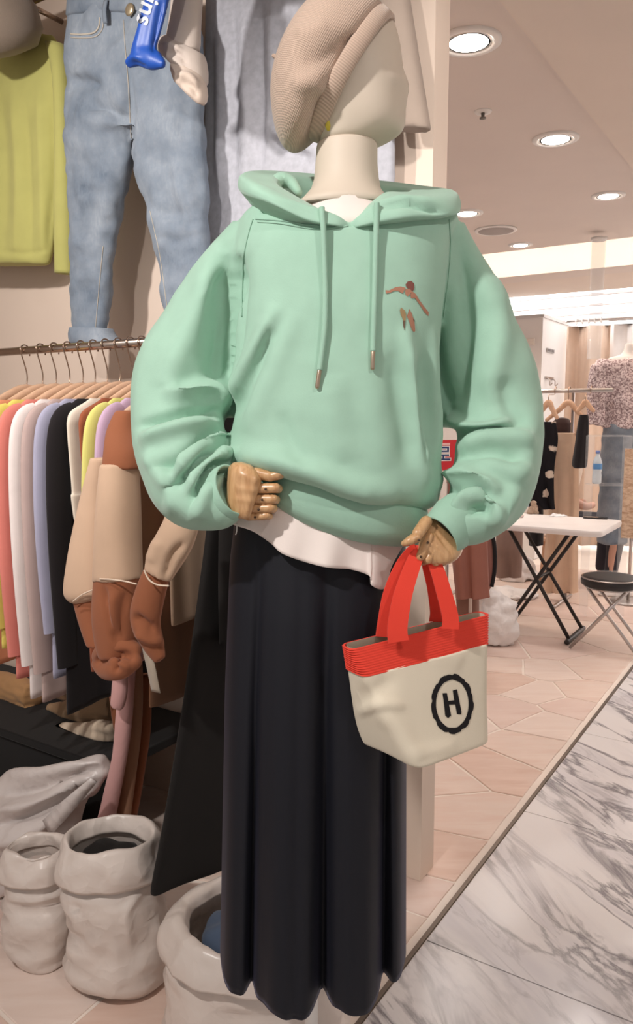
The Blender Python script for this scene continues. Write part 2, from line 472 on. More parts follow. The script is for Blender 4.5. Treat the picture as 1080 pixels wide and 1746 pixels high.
# ---- floor: flagstones on the left, marble slabs on the right
fl = mk('floor', abox(-2.5, 13.0, -5.0, 4.6, -0.06, -0.005), M_grout, smooth=False, kind='structure')
def stone_mat(name, rgb, vein):
    m, nt, p = base_mat(name, rgb, 0.5, 0, 0.4)
    tc = nd(nt, 'ShaderNodeTexCoord'); n1 = nd(nt, 'ShaderNodeTexNoise', i_Scale=3.5, i_Detail=7.0, i_Distortion=0.6)
    mp = nd(nt, 'ShaderNodeMapping'); mp.inputs['Scale'].default_value = (1.0, 6.0, 1.0); mp.inputs['Rotation'].default_value = (0, 0, random.uniform(-0.5, 0.5))
    n2 = nd(nt, 'ShaderNodeTexNoise', i_Scale=4.0, i_Detail=6.0, i_Distortion=0.8)
    nt.links.new(tc.outputs['Object'], n1.inputs['Vector']); nt.links.new(tc.outputs['Object'], mp.inputs[0]); nt.links.new(mp.outputs[0], n2.inputs['Vector'])
    a = mixcol(nt, n1.outputs[0], lin(tuple(c * 0.94 for c in rgb)), lin(tuple(min(255, c * 1.04) for c in rgb)), None)
    r = ramp(nt, n2.outputs[0], [(0.35, (0, 0, 0, 1)), (0.75, (1, 1, 1, 1))])
    mixcol(nt, r.outputs[0], a.outputs[2], lin(vein), p.inputs['Base Color'])
    b = nd(nt, 'ShaderNodeBump', i_Strength=0.15, i_Distance=0.004); nt.links.new(n2.outputs[0], b.inputs['Height']); nt.links.new(b.outputs[0], p.inputs['Normal'])
    return m
stones = [stone_mat('flagstone_rose', (230, 208, 198), (220, 192, 180)), stone_mat('flagstone_cream', (232, 212, 200), (224, 196, 182)),
          stone_mat('flagstone_pale', (236, 218, 208), (226, 204, 192)), stone_mat('flagstone_tan', (228, 202, 188), (216, 184, 168))]
seeds = [(854, 1134, 1), (858, 1107, 0), (932, 1140, 2), (932, 1108, 0), (1010, 1138, 1), (921, 1181, 2), (998, 1181, 1), (978, 1204, 0), (870, 1212, 0),
         (854, 1160, 3), (935, 1234, 2), (909, 1278, 1), (839, 1309, 3), (757, 1325, 1), (800, 1385, 1), (768, 1465, 3), (730, 1531, 0), (690, 1585, 1)]
S = []
for px, py, c in seeds:
    q = onz(px, py, 0); S.append((float(q @ U), float(q @ Vv), c))
A_LO, A_HI, B_HI = 0.3, 7.2, 3.4
tries = 0
while tries < 6000 and len(S) < 150:
    tries += 1
    a, b = random.uniform(A_LO, A_HI), random.uniform(B0 - 0.0, B_HI)
    dmin = 0.27 if a < 4.5 else 0.42
    if all(math.hypot(a - s[0], b - s[1]) > dmin for s in S): S.append((a, b, random.randrange(4)))
def clip(poly, nx, ny, c):            # keep nx*x + ny*y <= c
    out = []
    for i in range(len(poly)):
        p, q = poly[i], poly[(i + 1) % len(poly)]; dp, dq = nx * p[0] + ny * p[1] - c, nx * q[0] + ny * q[1] - c
        if dp <= 0: out.append(p)
        if dp * dq < 0: t = dp / (dp - dq); out.append((p[0] + (q[0] - p[0]) * t, p[1] + (q[1] - p[1]) * t))
    return out
for i, (a, b, c) in enumerate(S):
    poly = [(A_LO, B0 + 0.03), (A_HI, B0 + 0.03), (A_HI, B_HI), (A_LO, B_HI)]
    for j, (a2, b2, _) in enumerate(S):
        if j == i or math.hypot(a - a2, b - b2) > 1.6: continue
        nx, ny = a2 - a, b2 - b; l = math.hypot(nx, ny); nx, ny = nx / l, ny / l
        poly = clip(poly, nx, ny, nx * (a + a2) / 2 + ny * (b + b2) / 2 - 0.0035)
        if len(poly) < 3: break
    if len(poly) < 3: continue
    P = []
    for k in range(len(poly)):        # uneven broken edges
        p, q = poly[k], poly[(k + 1) % len(poly)]; n = max(1, int(math.hypot(q[0] - p[0], q[1] - p[1]) / 0.07))
        for t in range(n):
            x, y = p[0] + (q[0] - p[0]) * t / n, p[1] + (q[1] - p[1]) * t / n
            s = 1 - random.uniform(0, 0.022) * (0.25 / max(0.12, math.hypot(x - a, y - b)))
            P.append((a + (x - a) * s, b + (y - b) * s))
    z = random.uniform(-0.0015, 0.0)
    bot = np.array([W(x, y, -0.007) for x, y in P]); mid = np.array([W(x, y, z - 0.002) for x, y in P])
    top = np.array([W(a + (x - a) * 0.985, b + (y - b) * 0.985, z) for x, y in P]); n = len(P)
    V = np.vstack([bot, mid, top]); Fs = [tuple(range(2 * n, 3 * n))]
    for r in (0, n): Fs += [(r + k, r + (k + 1) % n, r + n + (k + 1) % n, r + n + k) for k in range(n)]
    mk('flagstone', (V, Fs), stones[c], fl, smooth=False)
mk('edge_strip', abox(-2.5, 12.5, B0 - 0.006, B0 + 0.006, -0.005, 0.0015), M_strip, fl, smooth=False)

def marble():
    m, nt, p = base_mat('grey_veined_marble', (228, 224, 226), 0.22, 0, 0.5)
    tc = nd(nt, 'ShaderNodeTexCoord'); 
    mr = nd(nt, 'ShaderNodeMapping'); mr.inputs['Rotation'].default_value = (0, 0, math.radians(70)); mp = nd(nt, 'ShaderNodeMapping'); mp.inputs['Scale'].default_value = (1.0, 3.6, 1.0)
    geo = nd(nt, 'ShaderNodeNewGeometry'); oi = nd(nt, 'ShaderNodeObjectInfo')
    add = nd(nt, 'ShaderNodeVectorMath', operation='ADD')
    sc = nd(nt, 'ShaderNodeVectorMath', operation='SCALE'); sc.inputs['Scale'].default_value = 0.0
    nt.links.new(geo.outputs['Position'], mr.inputs[0]); nt.links.new(mr.outputs[0], mp.inputs[0])
    n0 = nd(nt, 'ShaderNodeTexNoise', i_Scale=1.6, i_Detail=4.0, i_Distortion=0.9)
    nt.links.new(mp.outputs[0], n0.inputs['Vector'])
    # thin veins: where the noise crosses its middle
    def vein(scale, width, dist):
        n = nd(nt, 'ShaderNodeTexNoise', i_Scale=scale, i_Detail=7.0, i_Distortion=dist, i_Roughness=0.55)
        nt.links.new(mp.outputs[0], n.inputs['Vector'])
        s = nd(nt, 'ShaderNodeMath', operation='SUBTRACT'); s.inputs[1].default_value = 0.5; nt.links.new(n.outputs[0], s.inputs[0])
        ab = nd(nt, 'ShaderNodeMath', operation='ABSOLUTE'); nt.links.new(s.outputs[0], ab.inputs[0])
        return ramp(nt, ab.outputs[0], [(0.0, (1, 1, 1, 1)), (width, (0, 0, 0, 1))])
    v1 = vein(1.6, 0.035, 0.6); v2 = vein(3.4, 0.05, 0.9)
    cloud = ramp(nt, n0.outputs[0], [(0.4, (0, 0, 0, 1)), (0.75, (1, 1, 1, 1))])
    c1 = mixcol(nt, cloud.outputs[0], lin((236, 232, 232)), lin((206, 202, 208)), None)
    n3 = nd(nt, 'ShaderNodeTexNoise', i_Scale=1.1, i_Detail=2.0); nt.links.new(geo.outputs['Position'], n3.inputs['Vector'])
    mk3 = ramp(nt, n3.outputs[0], [(0.36, (0, 0, 0, 1)), (0.52, (1, 1, 1, 1))])
    def mul(a, b, k):
        m1 = nd(nt, 'ShaderNodeMath', operation='MULTIPLY'); nt.links.new(a, m1.inputs[0]); nt.links.new(b, m1.inputs[1])
        m2 = nd(nt, 'ShaderNodeMath', operation='MULTIPLY'); nt.links.new(m1.outputs[0], m2.inputs[0]); m2.inputs[1].default_value = k
        return m2.outputs[0]
    c2 = mixcol(nt, mul(v2.outputs[0], cloud.outputs[0], 0.5), c1.outputs[2], lin((140, 136, 142)), None)
    mixcol(nt, mul(v1.outputs[0], mk3.outputs[0], 0.9), c2.outputs[2], lin((120, 116, 122)), p.inputs['Base Color'])
    return m
M_marble = marble()
ja = [float(onz(722, 1601, 0) @ U), float(onz(885, 1383, 0) @ U), float(onz(983, 1247, 0) @ U)]
step_a = (ja[2] - ja[0]) / 2
print('marble joints', ja, 'B0', B0, 'B_END', B_END, 'A_WALL', A_WALL, 'A_COVE', A_COVE, 'B_C', B_C, 'ZB', ZB)
edges_a = [ja[0] + step_a * k for k in range(-2, 9)]
for k in range(len(edges_a) - 1):
    for q in range(3):
        b1 = B0 - 0.010 - q * 1.0; b0 = b1 - 0.996
        mk('marble_slab', abox(edges_a[k] + 0.002, edges_a[k + 1] - 0.002, b0, b1, -0.005, 0.0), M_marble, fl, smooth=False)

# ---- ceiling fittings
M_trimw = plain('white_trim_ring', (236, 232, 228), 0.5); M_lamp = emit('lamp_glow', (255, 246, 236), 14.0); M_dark = plain('dark_gap', (70, 64, 60), 0.8)
M_refl = plain('reflector', (230, 226, 220), 0.25, 0.6)
def downlight(px, py, r, label, watts):
    c = onz(px, py, CEIL)
    t = thing('ceiling_downlight', c, label, 'light', 'round ceiling downlights')
    mk('trim_ring', loft([c + Zv * z + rr * np.column_stack([np.cos(x), np.sin(x), 0 * x]) for rr, z in ((r, 0.002), (r, -0.006), (r * 0.8, -0.010), (r * 0.72, -0.002), (r * 0.72, 0.0015)) for x in [np.linspace(0, 2 * math.pi, 40, endpoint=False)]], cap=False), M_trimw, t)
    mk('baffle_ring', lathe(c + Zv * -0.0065, [(r * 0.725, 0.0), (r * 0.725, 0.003), (r * 0.66, 0.003), (r * 0.66, 0.0)], 40), M_refl, t)
    mk('bulb', lathe(c + Zv * -0.0125, [(r * 0.15, 0.0), (r * 0.5, 0.002), (r * 0.68, 0.009)], 40), M_lamp, t)
    spot('downlight_beam', c + Zv * -0.03, (c[0], c[1], 0), watts, 140, 1.0, 0.07)
downlight(800, 70, 0.105, 'large round downlight nearest the white wall edge', 20)
downlight(948, 236, 0.10, 'recessed round downlight in mid-ceiling right of the sprinkler', 20)
downlight(1038, 333, 0.09, 'recessed downlight nearest the right picture edge', 20)
downlight(797, 363, 0.095, 'downlight just above the hood of the green sweatshirt', 20)
downlight(888, 417, 0.085, 'farthest small downlight just before the bright recess', 18)
c = onz(824, 190, CEIL); t = thing('fire_sprinkler', c, 'small grey sprinkler head set in the ceiling', 'sprinkler')
mk('collar', lathe(c + Zv * -0.006, [(0.012, 0), (0.032, 0.001), (0.036, 0.007)], 24), M_trimw, t)
mk('nozzle', lathe(c + Zv * -0.03, [(0.004, 0), (0.013, 0.002), (0.013, 0.006), (0.006, 0.010), (0.008, 0.024)], 16), plain('sprinkler_metal', (120, 116, 112), 0.4, 0.8), t)
c = onz(846, 392, CEIL); t = thing('ceiling_speaker', c, 'round grey ceiling loudspeaker between two downlights', 'speaker')
mk('rim', lathe(c + Zv * -0.010, [(0.12, 0), (0.135, 0.002), (0.138, 0.0095)], 40), M_trimw, t)
mk('grille', lathe(c + Zv * -0.012, [(0.06, 0), (0.11, 0.001), (0.122, 0.004)], 40), plain('speaker_grille', (168, 160, 156), 0.7), t)

# ================================================================== THE MANNEQUIN AND WHAT IT WEARS
YM = 1.30
M_skin = plain('mannequin_shell', (212, 198, 182), 0.55, 0, 0.35, 0, 0.02)
M_hwood = wood('pale_hand_wood', (206, 164, 120), (184, 138, 94), 9.0, 0.32, (14, 14, 2.0), 0.4)
M_pin = plain('dark_pin_hole', (70, 48, 32), 0.7)
M_pole = plain('white_enamel', (236, 232, 228), 0.3)

mq_base = np.array([0.04, 1.34, 0.0])
mq = thing('mannequin', mq_base, 'cream shop mannequin with jointed wooden hands and head in profile', 'mannequin')
# head in profile: (py, back x, face x, half width)
head = []
for py, xb, xf, hw in [(8, 560, 640, .030), (20, 535, 657, .055), (45, 520, 675, .071), (75, 516, 683, .078), (105, 516, 687, .080), (125, 518, 690, .080),
                       (140, 520, 696, .079), (150, 521, 699, .078), (160, 522, 697, .077), (176, 525, 694, .075), (195, 530, 693, .072), (212, 536, 692, .068),
                       (226, 542, 686, .063), (237, 546, 668, .058), (245, 548, 648, .053), (250, 552, 640, .045)]:
    L_, R_ = at(xb, py, YM), at(xf, py, YM); c = L_ * 0.55 + R_ * 0.45
    an = np.linspace(0, 2 * math.pi, 40, endpoint=False); pts = []
    for q in an:
        cs, sn = math.cos(q), math.sin(q)
        ex = (R_ - c) if cs > 0 else (c - L_)
        w = hw * abs(sn) ** (0.9 if cs < 0 else 1.25) * (1 if sn > 0 else -1)
        # face narrows to a soft ridge for the nose
        pts.append(c + ex * (abs(cs) ** 0.86) * (1 if cs > 0 else -1) + Yd * w)
    head.append(np.array(pts))
V, Fq = fuse([loft(head)], 0.0045, 5)
V = sculpt(V, Fq, [([(655, 110), (690, 118)], 12, -0.003), ([(678, 190), (696, 188)], 5, -0.0025)])
mk('head', (V, Fq), M_skin, mq); T_head = bvh(V, Fq)
neck = [ring_of(at(l, y, YM), at(r, y, YM), Yd, hd, 40, 2.0) for y, l, r, hd in
        [(247.5, 541, 643, .050), (252, 540, 644, .051), (280, 538, 644, .053), (305, 536, 646, .056), (325, 530, 650, .061), (345, 512, 664, .072), (362, 480, 700, .085)]]
mk('neck', loft(neck), M_skin, mq)
mk('torso', rows_Y([(358, 358, 470, 710, YM, .06), (380, 380, 440, 740, YM, .075), (450, 450, 448, 722, YM, .085), (560, 560, 460, 706, YM, .095), (700, 700, 480, 690, YM, .08),
                    (800, 800, 468, 690, YM, .085), (900, 900, 450, 680, YM, .095), (1000, 1000, 440, 680, YM, .095), (1060, 1060, 500, 640, YM, .06)], 32, 2.1, 24), M_skin, mq)
hip = at(560, 1050, 1.34); foot = np.array([hip[0] - 0.01, 1.34, 0.0]); foot[0] = at(531, 1720, 1.34)[0]
mk('stand_pole', tube([foot + Zv * 0.02, np.array([foot[0], 1.34, hip[2]])], 0.0125, 20), M_pole, mq)
mk('stand_base', lathe(foot, [(0.15, 0), (0.155, 0.004), (0.15, 0.010), (0.03, 0.016), (0.02, 0.03)], 40), M_pole, mq)
for side in (0, 1):
    p = [(436, 395, 34, 1.30), (385, 500, 36, 1.34), (345, 620, 33, 1.36), (335, 700, 30, 1.34), (350, 780, 26, 1.25), (368, 832, 24, 1.20)] if side == 0 else \
        [(748, 395, 34, 1.30), (800, 500, 36, 1.34), (835, 620, 33, 1.36), (842, 720, 30, 1.34), (810, 820, 26, 1.26), (766, 905, 24, 1.19)]
    mk('arm', ptube(p, 16, 1.0, 24), M_skin, mq)

def pins(parent, pts):
    for px, py, Y in pts:
        c = at(px, py, Y); d = nrm(CAM - c)
        mk('pin', tube([c - d * 0.004, c + d * 0.0012], 0.0019, 10), M_pin, parent)
# hand gripping the hem (picture left): back of the hand towards us
YH = 1.165
def palm_rings(st, e=3.0):
    rings = []
    for (x0, y0), (x1, y1), hd, Y in st:
        rings.append(ring_of(at(x0, y0, Y), at(x1, y1, Y), Yd, hd, 28, e))
    return rings
V, Fq = fuse([loft(palm_rings([((390, 796), (386, 872), .012, YH + .012), ((398, 788), (388, 876), .018, YH + .006), ((412, 787), (398, 879), .020, YH), ((428, 792), (410, 884), .020, YH - .004),
                               ((440, 803), (420, 886), .019, YH - .006), ((447, 818), (426, 887), .014, YH - .006)]))], 0.0022, 3)
V = sculpt(V, Fq, [([(405, 806), (444, 822)], 7, 0.0022), ([(402, 832), (440, 838)], 5, 0.0013), ([(400, 850), (434, 856)], 5, 0.0013)])
hl = mk('hand', (V, Fq), M_hwood, mq)
for (x0, y0), (x1, y1), r, dy in [((440, 833), (470, 832), 9.3, 0.0), ((434, 851), (466, 851), 9.0, 0.002), ((429, 867), (462, 866), 8.6, 0.004), ((424, 881), (455, 879), 7.4, 0.006)]:
    Yf = YH - 0.012 + dy
    seg1 = ptube([(x0, y0, r, Yf + .006), (x1, y1, r, Yf)], 14, 0.95, 8, rounded=True)
    seg2 = ptube([(x1 + 4, y1 + 1, r * .93, Yf + .008), (x1 + 2, y1 + 2, r * .9, Yf + .032)], 14, 0.95, 6, rounded=True)
    seg3 = ptube([(x1 - 2, y1 + 2, r * .88, Yf + .036), (x1 - 22, y1 + 3, r * .8, Yf + .040)], 14, 0.95, 6, rounded=True)
    fg = mk('finger', join([seg1, seg2, seg3]), M_hwood, hl)
pins(hl, [(453, 834, YH - 0.0185), (447, 852, YH - 0.0165), (441, 869, YH - 0.0145), (435, 882, YH - 0.011)])
th = join([ptube([(436, 806, 9.5, YH - .004), (461, 812, 9.5, YH - .010)], 16, 1, 8, rounded=True), ptube([(464, 812, 9.3, YH - .010), (478, 808, 10, YH - .010), (488, 800, 6.5, YH - .006)], 16, .9, 12, rounded=True)])
mk('thumb', th, M_hwood, hl)
# hand holding the bag (picture right), pointing down
YR = 1.165
V, Fq = fuse([loft(palm_rings([((738, 880), (790, 935), .016, YR + .02), ((732, 890), (786, 945), .020, YR + .012), ((724, 900), (779, 953), .021, YR + .004), ((718, 915), (768, 960), .020, YR),
                               ((714, 930), (752, 962), .017, YR - .002), ((712, 943), (738, 963), .013, YR - .002)]))], 0.0022, 3)
V = sculpt(V, Fq, [([(730, 912), (762, 950)], 3, -0.0016), ([(742, 905), (772, 946)], 3, -0.0016), ([(736, 930), (756, 958)], 3, -0.0014)])
hr = mk('hand', (V, Fq), M_hwood, mq)
for pth in ([(733, 915, 8.5, YR - .012), (718, 948, 9, YR - .016), (711, 952, 8, YR + .006), (722, 940, 7, YR + .03)],
            [(745, 930, 8.5, YR - .010), (730, 954, 8.6, YR - .014), (722, 957, 8, YR + .008), (730, 945, 7, YR + .03)],
            [(757, 940, 8, YR - .004), (744, 958, 8.0, YR - .008), (736, 960, 7.5, YR + .012), (742, 950, 7, YR + .03)],
            [(768, 948, 7, YR + .002), (758, 958, 7.0, YR), (750, 960, 6.5, YR + .014), (754, 952, 6, YR + .03)]):
    mk('finger', join([ptube([pth[i], pth[i + 1]], 14, 0.95, 6, rounded=True) for i in range(3)]), M_hwood, hr)
mk('thumb', join([ptube([(727, 890, 11, YR - .008), (713, 910, 10.5, YR - .024)], 16, 1, 8, rounded=True), ptube([(710, 916, 10, YR - .026), (699, 922, 9, YR - .030), (690, 926, 6, YR - .028)], 16, .9, 10, rounded=True)]), M_hwood, hr)
pins(hr, [(718, 896, YR - .021), (718, 949, YR - .0255), (715, 921, YR - .036), (730, 925, YR - .0215)])

# ---- earring
e0, e1 = hit(T_head, 561, 209, .001), hit(T_head, 561, 219, .001)
mk('earring', tube([e0, (e0 + e1) / 2, e1], [.003, .005, .0035], 12, ref=Yd, flat=.4, sub=10, rounded=True), plain('yellow_enamel', (196, 176, 60), 0.4),
   label='small mustard yellow earring peeking below the beret', cat='earring')

# ---- beret
def knit(name, rgb, scale, rib=False):
    m, nt, p = base_mat(name, rgb, 0.95, 0, 0.1, 0.3)
    tc = nd(nt, 'ShaderNodeTexCoord'); mp = nd(nt, 'ShaderNodeMapping'); mp.inputs['Rotation'].default_value = (0, math.radians(-32), 0)
    nt.links.new(tc.outputs['Object'], mp.inputs[0])
    w = nd(nt, 'ShaderNodeTexWave', i_Scale=scale, i_Distortion=0.6 if not rib else 0.2, i_Detail=1.0); w.bands_direction = 'Z' 
    w2 = nd(nt, 'ShaderNodeTexWave', i_Scale=scale * 0.9, i_Distortion=0.8); w2.bands_direction = 'X'
    nt.links.new(mp.outputs[0], w.inputs['Vector']); nt.links.new(mp.outputs[0], w2.inputs['Vector'])
    mu = nd(nt, 'ShaderNodeMath', operation='ADD'); nt.links.new(w.outputs['Fac'], mu.inputs[0])
    if rib: mu.inputs[1].default_value = 0.0
    else: nt.links.new(w2.outputs['Fac'], mu.inputs[1])
    b = nd(nt, 'ShaderNodeBump', i_Strength=0.35, i_Distance=0.0018); nt.links.new(mu.outputs[0], b.inputs['Height']); nt.links.new(b.outputs[0], p.inputs['Normal'])
    n = nd(nt, 'ShaderNodeTexNoise', i_Scale=30.0, i_Detail=4.0); nt.links.new(tc.outputs['Object'], n.inputs['Vector'])
    a = mixcol(nt, n.outputs[0], lin(tuple(c * 0.93 for c in rgb)), lin(rgb), None)
    mixcol(nt, w.outputs['Fac'], lin(tuple(c * 0.86 for c in rgb)), a.outputs[2], p.inputs['Base Color'])
    return m
M_knit = knit('knit_wool', (208, 182, 164), 130.0); M_rib = knit('ribbed_knit', (208, 182, 164), 90.0, True)
bc = np.array([612.0, 140.0]); bd = np.array([.525, -.852]); bn = np.array([-.852, -.525])
S_PX = F_PX / YM
def bpt(n, al, Y): q = bc + bn * n + bd * al; return at(q[0], q[1], Y)
def bring(n, lo, hi, hw, e=2.1): return ring_of(bpt(n, lo, YM), bpt(n, hi, YM), Yd, hw, 56, e)
prof = [(24, -121, 117, .098), (27, -140, 122, .105), (36, -156, 126, .113), (54, -158, 128, .116), (75, -146, 128, .114), (95, -126, 124, .106), (115, -100, 108, .092), (130, -72, 82, .070), (139, -40, 50, .045), (143, -12, 28, .02)]
Rb = cat(prof, 40)
V, Fq = fuse([loft([bring(*r) for r in Rb])], 0.004, 4)
V = sculpt(V, Fq, [([(500, 110), (560, 95), (610, 60)], 24, -0.010), ([(560, 150), (580, 100), (640, 30)], 9, 0.003), ([(520, 200), (545, 150), (575, 80)], 18, -0.004),
                   ([(500, 150), (530, 140), (555, 160)], 16, 0.006), ([(505, 60), (560, 40)], 15, 0.004)])
bt = thing('knit_beret', bpt(60, -150, YM), 'beige knitted slouch beret on the mannequin head', 'hat')
mk('crown', (V, Fq), M_knit, bt)
def rimpt(n, k, off): return [bring(n, -113 - k - off, 113 + k + off, .094 + (k + off) / S_PX)]
band_r = rimpt(2, 0, -3) + rimpt(-1, 0, 1) + rimpt(2, 0, 5) + rimpt(12, 2, 6) + rimpt(23, 4, 6) + rimpt(28, 4, 3) + rimpt(26, 2, -4) + rimpt(12, 0, -4)
mk('ribbed_band', loft(band_r + [band_r[0]], cap=False), M_rib, bt)
mk('stem', ptube([(488, 104, 6, YM), (480, 101, 5.5, YM), (474, 98, 5, YM), (467, 95, 3.5, YM)], 10, 1, 12, rounded=True), M_knit, bt)

# ---- hoodie
M_mint = fabric('mint_fleece', (166, 204, 184), 0.95, 420.0, 0.10, 0.05, 0.25, 30.0)
M_mintrib = fabric('mint_rib', (160, 198, 178), 0.95, 300.0, 0.15, 0.05, 0.25, 30.0)
hd_ = thing('hooded_sweatshirt', (0.05, YM, 1.2), 'oversized mint green hooded sweatshirt worn by the mannequin', 'sweatshirt')
body = rows_Y([(340, 340, 478, 715, 1.30, .075), (356, 356, 432, 762, 1.30, .10), (382, 382, 408, 778, 1.30, .112), (430, 430, 402, 766, 1.29, .120), (520, 520, 408, 754, 1.285, .126),
               (600, 600, 410, 749, 1.285, .130), (680, 680, 402, 748, 1.285, .134), (740, 740, 394, 748, 1.285, .138), (768, 800, 392, 750, 1.285, .143), (780, 838, 396, 748, 1.285, .143),
               (789, 858, 412, 738, 1.285, .128), (788, 866, 435, 722, 1.285, .105)], 64, 2.35, 40)
slL = ptube([(430, 392, 36, 1.30), (394, 465, 57, 1.31), (354, 555, 76, 1.325), (319, 637, 85, 1.315), (305, 705, 80, 1.29), (310, 775, 78, 1.245), (336, 834, 73, 1.205), (368, 856, 50, 1.18), (386, 846, 40, 1.172)], 28, 1.0, 50, ref=Yd)
slR = ptube([(757, 392, 36, 1.30), (783, 470, 51, 1.31), (807, 550, 63, 1.33), (834, 632, 78, 1.325), (849, 707, 75, 1.305), (850, 775, 72, 1.265), (835, 838, 68, 1.225), (800, 880, 52, 1.20), (768, 893, 40, 1.19)], 28, 1.0, 50, ref=Yd)
webL = ptube([(425, 420, 30, 1.32), (405, 520, 36, 1.335), (395, 640, 34, 1.335), (390, 712, 24, 1.33)], 16, 1.0, 20)
webR = ptube([(752, 420, 30, 1.33), (765, 520, 36, 1.35), (772, 640, 32, 1.355), (772, 728, 27, 1.34)], 16, 1.0, 20)
V, Fq = fuse([body, slL, slR, webL, webR], 0.0042, 5)
ST = [
 # picture-left sleeve: long front ridge, recess beside the body
 ([(378, 440), (340, 530), (300, 620), (288, 665)], 24, 0.013),
 ([(390, 430), (385, 540), (380, 620), (365, 660)], 26, -0.024),
 ([(400, 400), (414, 520), (413, 610), (398, 665), (384, 690)], 11, 0.010),
 ([(290, 655), (306, 672), (345, 662), (372, 678), (384, 704)], 13, 0.020, 1.3),
 ([(236, 728), (290, 712), (335, 706), (378, 702)], 8, -0.020),
 ([(238, 752), (282, 738), (330, 726), (372, 724)], 12, 0.014),
 ([(258, 800), (300, 790), (345, 760), (380, 742)], 14, -0.014),
 ([(300, 812), (345, 776), (372, 750), (392, 752)], 9, 0.018),
 ([(286, 832), (325, 812), (352, 786), (384, 764)], 7, -0.018),
 ([(318, 838), (348, 806), (376, 780), (402, 770)], 8, 0.016),
 ([(330, 852), (352, 822), (372, 800), (392, 790)], 6, -0.016),
 ([(340, 880), (352, 848), (372, 818), (388, 800)], 9, 0.012),
 ([(280, 850), (315, 862), (345, 888)], 18, 0.008),
 ([(250, 770), (270, 805), (296, 838)], 14, 0.009),
 # body: pull from the bust to the elbow, small drapes, blouson over the band
 ([(476, 520), (452, 575), (420, 635), (384, 692)], 13, 0.011, 1.5),
 ([(470, 560), (438, 630), (408, 690), (396, 722)], 15, -0.011),
 ([(505, 530), (470, 620), (440, 690), (420, 740)], 20, 0.006),
 ([(690, 560), (704, 650), (716, 740), (728, 830)], 12, 0.011),
 ([(668, 600), (684, 700), (700, 800)], 16, -0.006),
 ([(738, 560), (742, 680), (744, 790)], 8, 0.008),
 ([(722, 600), (730, 700), (735, 800)], 10, -0.010),
 ([(410, 778), (470, 785), (540, 806), (600, 830), (680, 850)], 17, 0.014),
 ([(560, 640), (570, 720), (590, 790)], 30, 0.005),
 ([(630, 620), (640, 720), (660, 800)], 26, 0.004),
 ([(480, 700), (500, 760), (530, 796)], 14, -0.004),
 # picture-right sleeve
 ([(790, 400), (800, 500), (790, 600), (775, 690)], 20, -0.018),
 ([(835, 470), (850, 560), (842, 640), (852, 690)], 22, 0.012),
 ([(862, 640), (868, 690), (905, 735)], 16, -0.008),
 ([(760, 700), (790, 728), (832, 734), (868, 720)], 10, 0.014),
 ([(765, 742), (800, 740), (835, 736), (880, 735)], 8, -0.018),
 ([(784, 772), (820, 752), (860, 748), (905, 752)], 13, 0.013),
 ([(786, 790), (840, 776), (890, 790)], 14, -0.009),
 ([(778, 800), (830, 792), (876, 806), (904, 800)], 12, 0.008),
 ([(752, 822), (790, 806), (826, 818), (850, 842)], 11, 0.016),
 ([(748, 845), (780, 836), (820, 842), (845, 862)], 8, -0.012),
 ([(770, 868), (800, 850), (836, 852), (842, 868), (832, 886)], 9, 0.016),
 ([(800, 872), (824, 868), (836, 880)], 6, -0.018),
 ([(880, 830), (860, 868), (836, 900)], 14, 0.010),
 ([(905, 690), (900, 770), (880, 830)], 16, 0.006),
]
# scooped neckline under the hood
x_, y_ = project(V); lim = 386 - 22 * np.clip(np.abs(x_ - 597) / 130, 0, 1) ** 2
sel = (np.abs(x_ - 597) < 150) & (V[:, 1] < 1.36) & (y_ < lim)
V[sel, 2] -= ((lim - y_)[sel] * V[sel, 1] / F_PX)
ST = [(s[0], s[1] * (0.92 if s[1] < 16 else 1.0), s[2] * 1.35) + tuple(s[3:]) for s in ST]
V = sculpt(V, Fq, ST, 2)
V = rumple(V, Fq, 0.0035, 9.0, 3.1); V = rumple(V, Fq, 0.0012, 26.0, 9.0)
T_h = bvh(V, Fq)
mk('body_and_sleeves', (V, Fq), M_mint, hd_)
# hood lying open round the neck: seam, bulge, rim, inside for each station
hood = [
 ((598, 392, 1.190), (597, 389, 1.178), (596, 379, 1.178), (596, 386, 1.200)),
 ((575, 388, 1.180), (572, 384, 1.165), (576, 369, 1.172), (580, 376, 1.200)),
 ((535, 382, 1.178), (522, 374, 1.162), (528, 354, 1.172), (548, 362, 1.212)),
 ((480, 362, 1.180), (462, 346, 1.165), (462, 324, 1.178), (500, 334, 1.222)),
 ((440, 352, 1.215), (420, 330, 1.205), (424, 306, 1.212), (478, 318, 1.250)),
 ((428, 348, 1.290), (408, 322, 1.290), (414, 296, 1.290), (478, 306, 1.30)),
 ((455, 350, 1.390), (432, 325, 1.42), (450, 291, 1.40), (500, 304, 1.37)),
 ((590, 345, 1.410), (590, 330, 1.49), (580, 300, 1.46), (590, 316, 1.40)),
 ((720, 350, 1.400), (762, 340, 1.42), (735, 318, 1.40), (680, 325, 1.37)),
 ((766, 366, 1.310), (784, 352, 1.30), (774, 325, 1.30), (690, 332, 1.31)),
 ((752, 374, 1.230), (774, 366, 1.215), (752, 334, 1.215), (676, 332, 1.27)),
 ((700, 378, 1.190), (700, 370, 1.168), (684, 334, 1.180), (652, 334, 1.235)),
 ((650, 386, 1.185), (648, 378, 1.165), (636, 350, 1.174), (628, 354, 1.212)),
 ((616, 389, 1.182), (617, 385, 1.167), (612, 368, 1.173), (609, 377, 1.200)),
]
stn = []
for s in hood:
    S_, O_, R_, I_ = [at(*q) for q in s]; low = I_ + np.array([0, 0, -0.05])
    stn.append(np.array([S_, (S_ + O_) / 2 * 1.0, O_, O_ * .45 + R_ * .55 + (O_ - I_) * 0.06, R_, R_ * .6 + I_ * .4 + Zv * 0.001, I_, low]).ravel())
